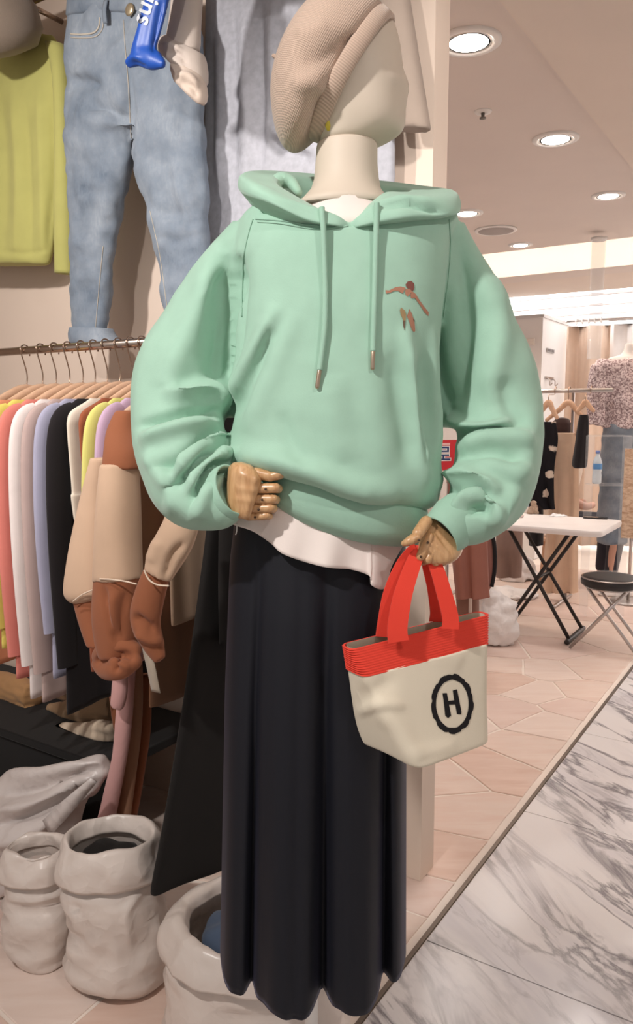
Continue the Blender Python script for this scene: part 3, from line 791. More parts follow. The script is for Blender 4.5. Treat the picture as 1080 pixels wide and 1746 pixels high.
R = catp(stn, 120)
rings = [cat(r.reshape(-1, 3), 22) for r in R]
rings = [np.vstack([r, [r[0] * .5 + r[-1] * .5 - Zv * 0.01]]) for r in rings]
n = len(rings[0]); Vh = np.vstack(rings); Fh = []
for k in range(len(rings)):
    k2 = (k + 1) % len(rings)
    for i in range(n): j = (i + 1) % n; Fh.append((k * n + i, k * n + j, k2 * n + j, k2 * n + i))
Vh = sculpt(Vh, Fh, [([(650, 352), (690, 346), (720, 352), (760, 364)], 6, -0.010), ([(424, 318), (470, 338), (540, 358), (590, 370)], 4, 0.003), ([(680, 336), (712, 344), (740, 342)], 6, 0.005),
                     ([(640, 346), (665, 328), (700, 324)], 4, 0.003)])
mk('hood', (Vh, Fh), M_mint, hd_)
mk('hood_lining_lobe', ptube([(468, 312, 12, 1.30), (480, 306, 15, 1.31), (497, 312, 13, 1.31), (508, 326, 9, 1.30)], 14, 0.8, 16, rounded=True), M_mint, hd_)
T_hood = bvh(Vh, Fh)
# hem band and cuffs
def band(rows, n=72, e=2.35):
    rr = [ring_of(at(r[2], r[0], r[4]), at(r[3], r[1], r[4]), Yd, r[5], n, e) for r in rows]
    for k, q in enumerate(rr):
        x, y = project(q); s = np.clip((x - 430) / 290, 0, 1); q[:, 2] -= (np.sin(s * math.pi) * 0.016) * (rows[k][6])
    return loft(rr + [rr[0]], cap=False)
Vb, Fb = band([(782, 852, 436, 724, 1.285, .122, 0.3), (800, 870, 424, 728, 1.285, .130, .6), (818, 900, 424, 724, 1.285, .127, 1.0), (832, 922, 432, 716, 1.285, .118, 1.2), (829, 918, 436, 712, 1.285, .112, 1.2), (800, 870, 440, 710, 1.285, .112, .6)])
mk('hem_band', (Vb, Fb), M_mintrib, hd_)
def cuff(p, r):
    P = [at(*q) for q in p]; T = nrm(P[1] - P[0]); h = nrm(np.cross(T, Zv)); g = np.cross(h, T); an = np.linspace(0, 2 * math.pi, 40, endpoint=False)
    rings = []
    for t, k in ((-.1, 1.0), (.3, 1.08), (.7, 1.0), (.97, .95), (1.0, .90), (.95, .85), (.3, .85)):
        c = P[0] + (P[1] - P[0]) * t; rings.append(c + r * k * (np.cos(an)[:, None] * h * 0.85 + np.sin(an)[:, None] * g))
    return loft(rings, cap=False)
mk('cuff', cuff([(360, 856, 1.19), (399, 834, 1.160)], 0.043), M_mintrib, hd_)
mk('cuff', cuff([(786, 880, 1.20), (750, 916, 1.172)], 0.040), M_mintrib, hd_)
# drawstrings with metal tips
M_tip = plain('aglet_metal', (190, 170, 150), 0.3, 0.9)
for pts in ([(548, 358), (552, 380), (553, 440), (557, 500), (556, 560), (550, 600), (546, 632)], [(643, 350), (641, 380), (639, 440), (638, 500), (636, 560), (635, 600)]):
    P = []
    for x, y in pts:
        c = [hit(T_h, x, y, 0.006), hit(T_hood, x, y, 0.005)]; c = [q for q in c if q is not None]
        P.append(min(c, key=lambda q: q[1]))
    P = np.array(P); P[1:-1] = (P[:-2] + 2 * P[1:-1] + P[2:]) / 4
    ds = mk('drawstring', tube(P, 0.0042, 12, sub=60), M_mintrib, hd_)
    e = P[-1]; d = nrm(P[-1] - P[-2])
    mk('aglet', tube([e, e + d * 0.024], 0.0034, 12, rounded=True), M_tip, ds)
# raglan and neck seams: thin raised stitch lines
def seam(pts, tree, r=0.0010, off=0.0009):
    P = cat(pts, 40); Q = [hit(tree, x, y, off) for x, y in P]; return tube(np.array([q for q in Q if q is not None]), r, 6)
for pts in ([(432, 374), (424, 400), (416, 440), (414, 480), (413, 540)], [(766, 374), (768, 420), (765, 470), (757, 540)], [(436, 374), (480, 377), (540, 386), (596, 381), (640, 384)], [(440, 379), (480, 382), (540, 391), (594, 386)]):
    mk('seam', seam(pts, T_h), M_mintrib, hd_)
# printed figure of a leaping dancer on the chest
M_pr1 = plain('print_tan', (176, 128, 106), 0.9, 0, .2); M_pr2 = plain('print_hair', (132, 84, 76), 0.9, 0, .2); M_pr3 = plain('print_shadow', (112, 92, 78), 0.9, 0, .2); M_pr0 = plain('print_ochre', (166, 140, 104), 0.9, 0, .2)
zz = lambda L: [(630 + x * 0.1111, 470 + y * 0.1111) for x, y in L]
for poly, m in [([(245, 225), (300, 230), (400, 180), (480, 168), (555, 190), (535, 225), (510, 278), (480, 262), (440, 235), (380, 235), (320, 265), (255, 280)], M_pr1),
                ([(560, 205), (630, 205), (655, 250), (620, 290), (580, 325), (548, 285), (545, 240)], M_pr1),
                ([(655, 240), (710, 285), (760, 370), (830, 470), (905, 560), (905, 625), (845, 570), (770, 450), (690, 340), (640, 355), (625, 300)], M_pr1),
                ([(585, 92), (640, 82), (680, 120), (690, 190), (670, 235), (625, 215), (570, 185), (552, 140)], M_pr2),
                ([(485, 490), (540, 535), (560, 600), (552, 690), (520, 690), (480, 600), (466, 530)], M_pr0), ([(512, 690), (552, 690), (540, 850), (520, 780)], M_pr3),
                ([(612, 512), (650, 590), (690, 720), (700, 850), (680, 870), (650, 840), (610, 720), (575, 620)], M_pr1), ([(672, 655), (694, 690), (684, 745), (668, 690)], M_pr3)]:
    mk('print_shape', decal(T_h, zz(poly), 2.0, 0.0010), m, hd_)

# ---- white tee under the hoodie: hem hanging out below the band, neckline at the throat
M_tee = fabric('white_jersey', (238, 226, 220), 0.9, 350.0, 0.06, 0.04, 0.1)
tee = thing('white_tee_shirt', at(560, 980, YM), 'white tee shirt hanging out below the green hem', 'shirt')
hem = [(392, 890), (402, 896), (432, 906), (462, 926), (482, 944), (520, 958), (560, 968), (598, 971), (630, 982), (634, 998), (656, 1003), (668, 965), (690, 925), (700, 900)]
front = cat(hem, 80); nb = 60
rings = []
for t in np.linspace(0, 1, 16):
    ring = []
    for i, (x, y) in enumerate(front):
        s = i / 79.0; top = 835 + 75 * s
        yy = top + (y - top) * t
        ph = math.acos(max(-1, min(1, (546 - x) / 156.0)))          # angle round the belly
        Y = 1.285 - (0.108 + 0.012 * t) * math.sin(ph) + 0.0055 * t * math.sin(x * 0.085 + 1.5 * t) + (0.004 * t * math.sin(x * 0.031))
        if 626 < x < 660: Y -= 0.012 * t * math.sin((x - 626) / 34 * math.pi)
        ring.append(at(x, yy, Y))
    a0, a1 = ring[-1], ring[0]
    for q in np.linspace(0, math.pi, nb + 2)[1:-1]:
        c = (a0 + a1) / 2; h = (a0 - a1) / 2
        ring.append(c + h * math.cos(q) + Yd * 0.10 * math.sin(q))
    rings.append(np.array(ring))
Vt, Ft = loft(rings, cap=False)
Vt = sculpt(Vt, Ft, [([(470, 905), (480, 930), (478, 950)], 9, 0.008), ([(500, 900), (520, 912), (545, 905)], 14, 0.007), ([(500, 890), (528, 900), (530, 915), (505, 918)], 5, -0.004), ([(555, 880), (558, 920), (562, 965)], 8, -0.005),
                     ([(430, 880), (455, 905), (480, 940)], 8, -0.006), ([(626, 905), (628, 950), (630, 985)], 6, -0.004), ([(590, 900), (598, 965)], 14, 0.004)])
mk('hem', (Vt, Ft), M_tee, tee, solid=0.002)
Vn = [ring_of(at(l, y, YM), at(r, y, YM), Yd, hd, 40, 2.0) for y, l, r, hd in [(356, 524, 658, .079), (359, 522, 660, .082), (366, 512, 668, .088), (376, 505, 680, .100), (396, 500, 690, .110), (414, 500, 690, .113)]]
mk('neckline', loft(Vn, cap=False), M_tee, tee, solid=0.002)
mk('tag_loop', ptube([(404, 892, 1.0, 1.19), (404, 904, 1.0, 1.185), (402, 912, 1.0, 1.185)], 6, 1, 8), M_pole, tee)

# ---- long navy velvet skirt
def velvet():
    m, nt, p = base_mat('navy_velvet', (20, 21, 29), 0.6, 0, 0.3, 0.22)
    p.inputs['Sheen Roughness'].default_value = 0.3; p.inputs['Sheen Tint'].default_value = lin((150, 150, 190))
    tc = nd(nt, 'ShaderNodeTexCoord'); mp = nd(nt, 'ShaderNodeMapping'); mp.inputs['Scale'].default_value = (1, 1, 0.04)
    w = nd(nt, 'ShaderNodeTexNoise', i_Scale=260.0, i_Detail=2.0); nt.links.new(tc.outputs['Object'], mp.inputs[0]); nt.links.new(mp.outputs[0], w.inputs['Vector'])
    b = nd(nt, 'ShaderNodeBump', i_Strength=0.12, i_Distance=0.001); nt.links.new(w.outputs[0], b.inputs['Height']); nt.links.new(b.outputs[0], p.inputs['Normal'])
    return m
zt_, zb_ = at(540, 870, 1.30)[2], at(540, 1606, 1.30)[2]
rings = []; NS = 220
folds = [(403, 24, .026), (414, 8, -.006), (436, 8, -.036), (490, 42, .036), (505, 9, -.008), (548, 11, -.042), (598, 40, .031), (646, 9, -.036), (668, 14, .018), (458, 8, -.004), (524, 8, .003), (574, 8, -.004), (618, 8, .003)]
for t in np.linspace(0, 1, 70):
    py = 870 + (1606 - 870) * t
    xl = np.interp(py, [870, 950, 1150, 1690], [404, 394, 386, 377]); xr = np.interp(py, [870, 950, 1100, 1690], [686, 692, 692, 690])
    hd = np.interp(t, [0, .2, 1], [.100, .116, .150])
    Lp, Rp = at(xl, py, 1.30), at(xr, py, 1.30); zc = (zt_ + (zb_ - zt_) * t)
    c = (Lp + Rp) / 2; c[2] = zc; hw = (Rp - Lp)[0] / 2
    ring = []
    g = min(1, 0.03 + 1.0 * t ** 1.05)
    for q in np.linspace(0, 2 * math.pi, NS, endpoint=False):
        cs, sn = math.cos(q), math.sin(q); x = c[0] + hw * (abs(cs) ** 0.92) * (1 if cs > 0 else -1); y = c[1] + hd * (abs(sn) ** 0.92) * (1 if sn > 0 else -1)
        if sn < 0:
            xb = 377 + (x - (c[0] - hw)) / (2 * hw) * 313      # where the fold reaches the hem
            off = sum(am * math.exp(-(abs(xb - fx) / fw) ** (2.6 if am > 0 else 2.0)) for fx, fw, am in folds)
            y -= off * g * min(1, abs(sn) * 2.2)
        else:
            y += 0.02 * g * math.sin(q * 11)
        ring.append((x, y, zc + (0.006 * math.sin(x * 60) * t)))
    rings.append(np.array(ring))
Vs, Fs = loft(rings, cap=False)
mk('velvet_skirt', (Vs, Fs), velvet(), solid=0.0025, label='long dark navy velvet skirt with deep vertical folds on the mannequin', cat='skirt')

# ---- canvas tote bag
M_canvas = fabric('cream_canvas', (232, 222, 202), 0.9, 500.0, 0.12, 0.04, 0.05); M_red = fabric('coral_red_webbing', (236, 72, 56), 0.8, 420.0, 0.10, 0.05, 0.1)
M_in = fabric('canvas_lining', (214, 200, 180), 0.95, 400.0, 0.1, 0.05, 0.05)
tbag = thing('tote_bag', at(720, 1290, 1.15), 'small cream canvas tote bag with coral red rim, held in the mannequin hand', 'bag')
TB = dict(bl=(606, 1262, 1.19), fl=(716, 1316, 1.09), fr=(841, 1267, 1.19))
B_bl, B_fl, B_fr = at(*TB['bl']), at(*TB['fl']), at(*TB['fr']); B_br = B_bl + B_fr - B_fl
T_bl, T_fl, T_fr, T_br = at(582, 1099, 1.130), at(600, 1109, 1.108), at(836, 1049, 1.195), at(817, 1043, 1.218)
def quad_ring(p, n=12, rnd=0.25):     # rounded quad, corners bl fl fr br
    p = [np.asarray(q) for q in p]; out = []
    for i in range(4):
        a, b, c_ = p[i - 1], p[i], p[(i + 1) % 4]
        la, lc = np.linalg.norm(a - b), np.linalg.norm(c_ - b)
        r = min(rnd, 0.45 * min(la, lc)); s, e = b + nrm(a - b) * r, b + nrm(c_ - b) * r
        for t in np.linspace(0, 1, n // 2): out.append((1 - t) ** 2 * s + 2 * t * (1 - t) * b + t * t * e)
        nx = p[(i + 2) % 4]; r2 = min(rnd, 0.45 * min(lc, np.linalg.norm(nx - c_))); e2 = c_ + nrm(b - c_) * r2
        for t in np.linspace(0, 1, n + 2)[1:-1]: out.append(e + (e2 - e) * t)
    return np.array(out)
def tote_level(t, sc=1.0):            # 0 bottom .. 1 top
    s = t ** 0.85
    P = [b + (q - b) * s for b, q in ((B_bl, T_bl), (B_fl, T_fl), (B_fr, T_fr), (B_br, T_br))]
    for k, q in enumerate(P): q[2] = ((B_bl, B_fl, B_fr, B_br)[k] + ((T_bl, T_fl, T_fr, T_br)[k] - (B_bl, B_fl, B_fr, B_br)[k]) * t)[2]
    c = sum(P) / 4; P = [c + (q - c) * sc for q in P]
    return quad_ring(P, 14, 0.012 + 0.012 * (1 - t))
T_BAND = 0.775
rr = [tote_level(0, .93)] + [tote_level(t) for t in np.linspace(0.012, T_BAND + 0.01, 22)]
Vc, Fc = loft(rr, cap=False); nb_ = len(rr[0]); Vc = np.vstack([Vc, rr[0].mean(0)]); Fc += [(len(Vc) - 1, (i + 1) % nb_, i) for i in range(nb_)]
o = tmp_obj(Vc, Fc); q = o.modifiers.new('s', 'SUBSURF'); q.levels = 1; ev = o.evaluated_get(bpy.context.evaluated_depsgraph_get()); mm = bpy.data.meshes.new_from_object(ev); Vc, Fc = to_arrays(mm); bpy.data.objects.remove(o)
Vc = sculpt(Vc, Fc, [([(615, 1190), (650, 1172), (672, 1158)], 16, -0.005), ([(612, 1215), (650, 1200), (690, 1205)], 9, 0.005), ([(640, 1215), (680, 1240), (715, 1300)], 16, 0.004), ([(740, 1110), (790, 1130)], 18, 0.003), ([(700, 1290), (780, 1270)], 14, 0.003)])
Vc = rumple(Vc, Fc, 0.002, 14.0, 5.0)
mk('canvas_body', (Vc, Fc), M_canvas, tbag, solid=0.0015)
def red_band():
    m, nt, p = base_mat('stitched_red_band', (250, 74, 56), 0.75, 0, .3)
    return m
levels = np.linspace(T_BAND, 1.0, 52); rr = []
for k, t in enumerate(levels): rr.append(tote_level(t, 1.016 + 0.011 * math.sin(k * math.pi / 2.25)))
rr += [tote_level(1.008, 1.004), tote_level(1.0, 0.985)]
mk('rim_band', loft(rr, cap=False), M_red, tbag)
mk('lining', loft([tote_level(t, .97) for t in (0.78, 0.86, 0.98, 1.004)], cap=False), M_in, tbag)
T_t = bvh(Vc, Fc)
hub = at(712, 950, 1.165)
for nm, dp, pl, pr in (('handle', 0, [(680, 1094, 1.118), (678, 1070, 1.120), (686, 1020, 1.128), (700, 975, 1.140), (713, 945, 1.150)], [(768, 1072, 1.148), (768, 1050, 1.150), (756, 1005, 1.152), (745, 970, 1.155), (735, 952, 1.158)]),
                       ('handle', 1, [(658, 1086, 1.150), (661, 1060, 1.152), (670, 1010, 1.155), (688, 965, 1.160), (708, 938, 1.164)], [(746, 1060, 1.186), (747, 1040, 1.186), (741, 1000, 1.182), (733, 970, 1.176), (727, 948, 1.170)])):
    P = [at(*q) for q in pl]; Q = [at(*q) for q in pr][::-1]
    mid = (P[-1] + Q[0]) / 2 + Zv * 0.004
    path = cat(P + [mid] + Q, 60)
    sd = np.array([nrm(T_fr - T_fl) * (1 - abs(k - 30) / 30) * 0.25 + np.array([0.86, 0.10, 0.10]) for k in range(60)])
    w = np.interp(np.arange(60), [0, 10, 22, 26, 34, 38, 50, 59], [.031, .029, .022, .016, .016, .020, .024, .026])
    mk(nm, ribbon(path, sd, w, 0.003), M_red, tbag, smooth='auto')
# printed emblem: wobbly oval ring with a hand-drawn H
M_ink = plain('black_print_ink', (34, 32, 34), 0.8, 0, 0.2)
zt = lambda L: [(560 + x * 0.2963, 860 + y * 0.2963) for x, y in L]
ou, inn = [], []
for k in range(64):
    q = 2 * math.pi * k / 64; wob = 1 + 0.020 * math.sin(9 * q + 1) + 0.014 * math.sin(17 * q) + 0.012 * math.sin(26 * q + 2)
    cx, cy = 711 + 0.00 * k, 1147
    ou.append((cx + 121 * wob * math.cos(q), cy + 172 * wob * math.sin(q))); inn.append((cx + 94 * math.cos(q), cy + 139 * (1 + 0.012 * math.sin(11 * q)) * math.sin(q)))
mk('oval_emblem', decal(T_t, zt(ou), 2.5, 0.0016, (zt(inn),)), M_ink, tbag)
Hp = [(655, 1086), (680, 1084), (688, 1130), (722, 1126), (714, 1070), (738, 1062), (750, 1120), (764, 1195), (762, 1208), (738, 1206), (728, 1150), (692, 1152), (704, 1215), (686, 1230), (670, 1215), (664, 1150)]
mk('letter_h', decal(T_t, zt(Hp), 2.0, 0.0016), M_ink, tbag)

# ================================================================== CLOTHES HUNG ON THE WALL
def denim():
    m, nt, p = base_mat('washed_denim', (120, 138, 160), 0.9, 0, 0.2, 0.1)
    tc = nd(nt, 'ShaderNodeTexCoord'); n1 = nd(nt, 'ShaderNodeTexNoise', i_Scale=5.0, i_Detail=8.0, i_Roughness=0.65)
    n2 = nd(nt, 'ShaderNodeTexNoise', i_Scale=150.0, i_Detail=4.0)
    mp = nd(nt, 'ShaderNodeMapping'); mp.inputs['Scale'].default_value = (1, 1, 0.3)
    nt.links.new(tc.outputs['Object'], n1.inputs['Vector']); nt.links.new(tc.outputs['Object'], mp.inputs[0]); nt.links.new(mp.outputs[0], n2.inputs['Vector'])
    r = ramp(nt, n1.outputs[0], [(0.34, lin((88, 100, 116))), (0.66, lin((170, 176, 184)))])
    mixcol(nt, n2.outputs[0], r.outputs[0], lin((126, 138, 152)), p.inputs['Base Color']).inputs[0].default_value = 0.3
    b = nd(nt, 'ShaderNodeBump', i_Strength=0.25, i_Distance=0.002); nt.links.new(n2.outputs[0], b.inputs['Height']); nt.links.new(b.outputs[0], p.inputs['Normal'])
    return m
M_denim = denim(); M_thread = fabric('pale_stitching', (196, 186, 172), 0.9); M_brass = plain('brass_button', (206, 190, 160), 0.35, 0.8)
M_chrome = plain('chrome_tube', (196, 180, 168), 0.22, 1.0)
M_lime = fabric('lime_jersey', (190, 186, 112), 0.9, 380.0, 0.08, 0.06, 0.15)
M_grey = fabric('heather_grey_jersey', (186, 186, 194), 0.92, 320.0, 0.10, 0.16, 0.15, 60.0)
M_blue = fabric('royal_blue_nylon', (28, 78, 168), 0.45, 200.0, 0.05, 0.10, 0.0, spec=0.5)
M_beigeS = fabric('greige_shirting', (196, 182, 172), 0.9, 380.0, 0.06, 0.06, 0.1)
def fm0(n, c): return fabric(n, c, 0.92, 380.0, 0.07, 0.06, 0.12)
M_taupeH = fabric('taupe_felt', (146, 130, 116), 0.95, 300.0, 0.2, 0.08, 0.3)
AJ = A_WALL - 0.195
# peg rail along the wall, out of frame above, that the clothes hang from
pr = thing('wall_hanging_rail', W(A_WALL - 0.02, 2.2, 2.75), 'chrome rail on the wall above the hung clothes', 'rail')
mk('rail_tube', tube([W(A_WALL - 0.15, 1.2, 2.80), W(A_WALL - 0.15, 4.0, 2.80)], 0.012, 12), M_chrome, pr)
for bb in (1.25, 2.4, 3.6): mk('bracket', tube([W(A_WALL + 0.001, bb, 2.80), W(A_WALL - 0.15, bb, 2.80)], 0.009, 10), M_chrome, pr)

# jeans
jn = thing('blue_jeans', apl(165, 590, AJ), 'washed blue jeans with rolled cuff hanging on the beige wall', 'jeans')
legL = rows_a([(95, 119, 232, AJ, .05), (180, 116, 226, AJ, .055), (260, 117, 222, AJ, .055), (330, 120, 208, AJ, .05), (400, 123, 196, AJ, .048), (480, 126, 186, AJ, .042), (545, 127, 178, AJ, .038), (572, 127, 176, AJ, .036)], 32, 2.4, 30)
legR = rows_a([(95, 205, 344, AJ, .05), (180, 220, 347, AJ, .055), (235, 228, 348, AJ, .055), (300, 240, 349, AJ, .05), (380, 260, 352, AJ, .048), (480, 278, 350, AJ, .042), (560, 288, 348, AJ, .038), (600, 292, 346, AJ, .036)], 32, 2.4, 30)
hipJ = rows_a([(-30, 128, 322, AJ, .045), (5, 124, 328, AJ, .050), (30, 121, 333, AJ, .055), (90, 118, 342, AJ, .058), (170, 116, 347, AJ, .058), (225, 118, 347, AJ, .050)], 40, 2.6, 20)
V, Fq = fuse([legL, legR, hipJ], 0.008, 5)
V = sculpt(V, Fq, [([(118, 142), (150, 135), (172, 148)], 12, -0.020), ([(120, 130), (150, 122), (180, 138)], 12, 0.012), ([(148, 192), (180, 188), (215, 205)], 12, -0.020), ([(140, 205), (180, 205), (205, 215)], 14, 0.012),
                   ([(219, 120), (221, 200), (223, 240)], 7, -0.014), ([(190, 60), (200, 150), (214, 200)], 14, 0.010), ([(165, 300), (175, 340), (170, 420)], 14, 0.007), ([(240, 255), (262, 330), (282, 420)], 12, 0.008),
                   ([(300, 260), (310, 320), (330, 380)], 16, 0.012), ([(258, 350), (290, 365), (330, 355)], 9, -0.008), ([(265, 400), (300, 410), (340, 400)], 9, -0.008), ([(130, 330), (160, 325), (200, 335)], 9, -0.006)], 1)
V = rumple(V, Fq, 0.014, 11.0, 2.0); V = rumple(V, Fq, 0.005, 28.0, 5.0)
T_j = bvh(V, Fq); mk('legs', (V, Fq), M_denim, jn)
def seamA(pts, tree, r, off, n=30):
    Q = [hit(tree, x, y, off) for x, y in cat(pts, n)]; return tube(np.array([q for q in Q if q is not None]), r, 6)
mk('waistband', rows_a([(-32, 126, 324, AJ, .050), (-20, 124, 327, AJ, .060), (8, 121, 330, AJ, .062), (30, 119, 333, AJ, .062), (33, 121, 331, AJ, .054)], 40, 2.6), M_denim, jn)
mk('pocket_stitch', seamA([(121, 58), (140, 59), (160, 56), (169, 46), (171, 30)], T_j, .0026, .0015), M_thread, jn)
mk('pocket_stitch', seamA([(121, 64), (142, 65), (164, 62), (175, 50), (177, 32)], T_j, .0016, .0015), M_thread, jn)
mk('fly_stitch', seamA([(211, 34), (214, 80), (218, 130), (222, 200), (224, 236)], T_j, .0014, .001), M_thread, jn)
mk('inseam_stitch', seamA([(176, 420), (170, 480), (163, 560)], T_j, .0012, .0008), M_thread, jn)
mk('inseam_stitch', seamA([(256, 360), (272, 430), (282, 500), (292, 570)], T_j, .0012, .0008), M_thread, jn)
for bx in (181, 292):
    c0, c1 = apl(bx, 0, AJ - .068), apl(bx - 1, 40, AJ - .066); mk('belt_loop', ribbon([c0, (c0 + c1) / 2 - U * .006, c1], Vv, .016, .004, 8), M_denim, jn)
c = apl(222, 17, AJ - .064); mk('button', lathe(c, [(.017, 0), (.018, .003), (.013, .006), (.004, .007)], 20, -U), M_brass, jn)
mk('rolled_cuff', rows_a([(560, 126, 186, AJ, .050), (572, 125, 192, AJ, .056), (586, 127, 205, AJ, .056), (588, 130, 202, AJ, .045)], 32, 2.4, 8), M_denim, jn)

# lime top
AL = A_WALL - 0.13
lt = thing('lime_green_top', apl(60, 450, AL), 'lime green long-sleeved top hanging on the wall left of the jeans', 'shirt')
V, Fq = fuse([rows_a([(60, -60, 92, AL, .035), (100, -110, 104, AL, .045), (200, -115, 103, AL, .05), (300, -115, 100, AL, .052), (400, -115, 92, AL, .055), (440, -115, 86, AL, .055), (452, -112, 82, AL, .045)], 40, 2.3, 24)], 0.008, 4)
V = sculpt(V, Fq, [([(20, 150), (30, 300), (26, 440)], 8, .010), ([(44, 180), (50, 320), (52, 440)], 7, -.010), ([(66, 150), (72, 300), (74, 440)], 8, .012), ([(88, 170), (92, 300), (82, 430)], 6, -.010), ([(0, 160), (10, 300), (5, 430)], 8, -.008), ([(0, 428), (40, 432), (80, 426)], 4, -.006)], 1)
mk('body', (V, Fq), M_lime, lt)
mk('sleeve', rows_a([(75, 82, 108, AL - .01, .03), (130, 96, 116, AL - .005, .035), (230, 100, 120, AL, .035), (340, 98, 123, AL, .035), (430, 99, 124, AL, .035), (467, 99, 124, AL, .034)], 28, 2.2, 20), M_lime, lt)
mk('sleeve', ptube([(-80, 80, 20, AL), (-122, 200, 24, AL), (-125, 450, 18, AL)], 14, 1, 16, 'a'), M_lime, lt)
# hat at the top left
mk('wall_hat', lathe(apl(22, 94, AL - .12), [(.03, 0), (.09, .008), (.125, .05), (.13, .11), (.11, .16), (.05, .19)], 36, nrm(Zv * .9 - U * .45)), M_taupeH, label='taupe felt cap hanging above the lime green top', cat='hat')

# grey long dress right of the jeans
AG = A_WALL - 0.065
gd = thing('grey_jersey_dress', apl(520, 420, AG), 'long heather grey jersey dress hanging on the wall behind the mannequin', 'dress')
rows = []
for py, xl, xr, hdp in [(-120, 380, 640, .03), (-40, 356, 660, .036), (40, 351, 664, .04), (200, 350, 668, .042), (400, 349, 674, .042), (620, 348, 680, .042), (700, 350, 678, .036)]: rows.append((py, xl, xr, AG, hdp))
V, Fq = fuse([rows_a(rows, 48, 2.4, 30)], 0.008, 3)
V = sculpt(V, Fq, [([(372, 0), (376, 150), (374, 330)], 8, .012), ([(395, 0), (400, 160), (396, 330)], 8, -.012), ([(418, 0), (420, 150), (420, 320)], 9, .014), ([(442, 0), (446, 100), (444, 300)], 7, -.014), ([(466, 0), (464, 90), (468, 170)], 8, .012),
                   ([(462, 218), (480, 232), (510, 250), (540, 258)], 10, .020), ([(466, 236), (490, 256), (530, 270)], 8, -.016), ([(640, 0), (655, 150), (672, 320)], 12, .012)], 1)
mk('body', (V, Fq), M_grey, gd)
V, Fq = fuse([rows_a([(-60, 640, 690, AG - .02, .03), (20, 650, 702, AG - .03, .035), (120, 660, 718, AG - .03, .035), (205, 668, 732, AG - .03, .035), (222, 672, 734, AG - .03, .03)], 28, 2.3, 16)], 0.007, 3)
mk('sleeve', sculpt(V, Fq, [([(676, 0), (690, 110), (700, 210)], 8, -.010), ([(700, 60), (716, 200)], 7, .008)]) if False else (V, Fq), fm0('taupe_sleeve_shade', (160, 144, 132)), gd)  # sleeve piece shaped and coloured for the shade on the wall

# beige shirt sleeve with a turned-back cuff hanging over the jeans
AS = AJ - 0.17
bs = thing('greige_shirt', apl(310, 180, AS), 'greige shirt whose turned-up sleeve hangs over the jeans', 'shirt')
mk('sleeve', ptube([(335, -90, 34, AS), (322, -30, 32, AS), (316, 30, 33, AS), (312, 75, 36, AS), (313, 95, 33, AS)], 24, .6, 24, 'a', U), M_beigeS, bs)
def slant(rows, a, n=32):
    return loft([ring_of(apl(l[0], l[1], a), apl(r[0], r[1], a), U, hd, n, 2.2) for l, r, hd in rows])
V, Fq = fuse([slant([((286, 60), (346, 92), .030), ((279, 66), (348, 104), .044), ((274, 78), (350, 122), .048), ((276, 90), (350, 142), .046), ((284, 98), (347, 148), .036)], AS)], .005, 3)
V = sculpt(V, Fq, [([(276, 76), (296, 78), (310, 92)], 5, .008), ([(284, 92), (304, 92), (318, 110)], 5, -.010)]); mk('turned_cuff', (V, Fq), M_beigeS, bs)
V, Fq = fuse([slant([((296, 96), (344, 128), .030), ((296, 120), (348, 146), .040), ((303, 142), (349, 160), .040), ((322, 162), (348, 172), .030), ((336, 176), (346, 180), .012)], AS - .01)], .005, 3)
V = sculpt(V, Fq, [([(302, 128), (322, 130), (338, 150)], 6, .010), ([(306, 140), (326, 148), (338, 166)], 6, -.010)]); mk('cuff_flap', (V, Fq), fm0('greige_inside', (206, 188, 174)), bs)
mk('shoulder', rows_a([(-200, 330, 420, AS, .03), (-120, 300, 425, AS, .04), (-60, 310, 400, AS, .035)], 24, 2.3, 8), M_beigeS, bs)

# blue strap bag with white lettering
AB = AJ - 0.27
bb = thing('blue_nylon_bag', apl(240, 115, AB), 'bright blue nylon bag with white lettering over the jeans waist', 'bag')
V, Fq = fuse([ptube([(282, -70, 26, AB), (270, -10, 27, AB), (255, 50, 27, AB), (244, 86, 27, AB), (240, 106, 25, AB)], 20, .42, 24, 'a', U), ptube([(222, 108, 8, AB), (240, 96, 17, AB), (262, 102, 17, AB), (276, 108, 9, AB)], 16, .8, 14, 'a', U, rounded=True)], 0.005, 4)
V = sculpt(V, Fq, [([(230, 92), (238, 60), (250, 10)], 5, .006), ([(262, 90), (268, 40), (276, 0)], 6, -.010), ([(212, 110), (228, 96), (240, 102)], 4, .006), ([(226, 106), (250, 116)], 4, -.006)])
mk('pouch', (V, Fq), M_blue, bb); T_b = bvh(V, Fq)
M_wpr = plain('white_print', (232, 236, 240), 0.6)
o0, o1 = hit(T_b, 255, 8, .002), hit(T_b, 246, 40, .002)
if o0 is not None and o1 is not None:
    xd = nrm(o1 - o0); nn = nrm(CAM - o0); yd = nrm(np.cross(nn, xd))
    Vx, Fx = text_geo('ins', 0.060, (o0 * .62 + o1 * .38), xd, yd, 0.0004, 3, 0.001)
    Q = []
    px_, py_ = project(Vx)
    for x, y, v in zip(px_, py_, Vx):
        h_ = hit(T_b, x, y, .0016); Q.append(h_ if h_ is not None else v)
    mk('lettering', (np.array(Q), Fx), M_wpr, bb, smooth=False)

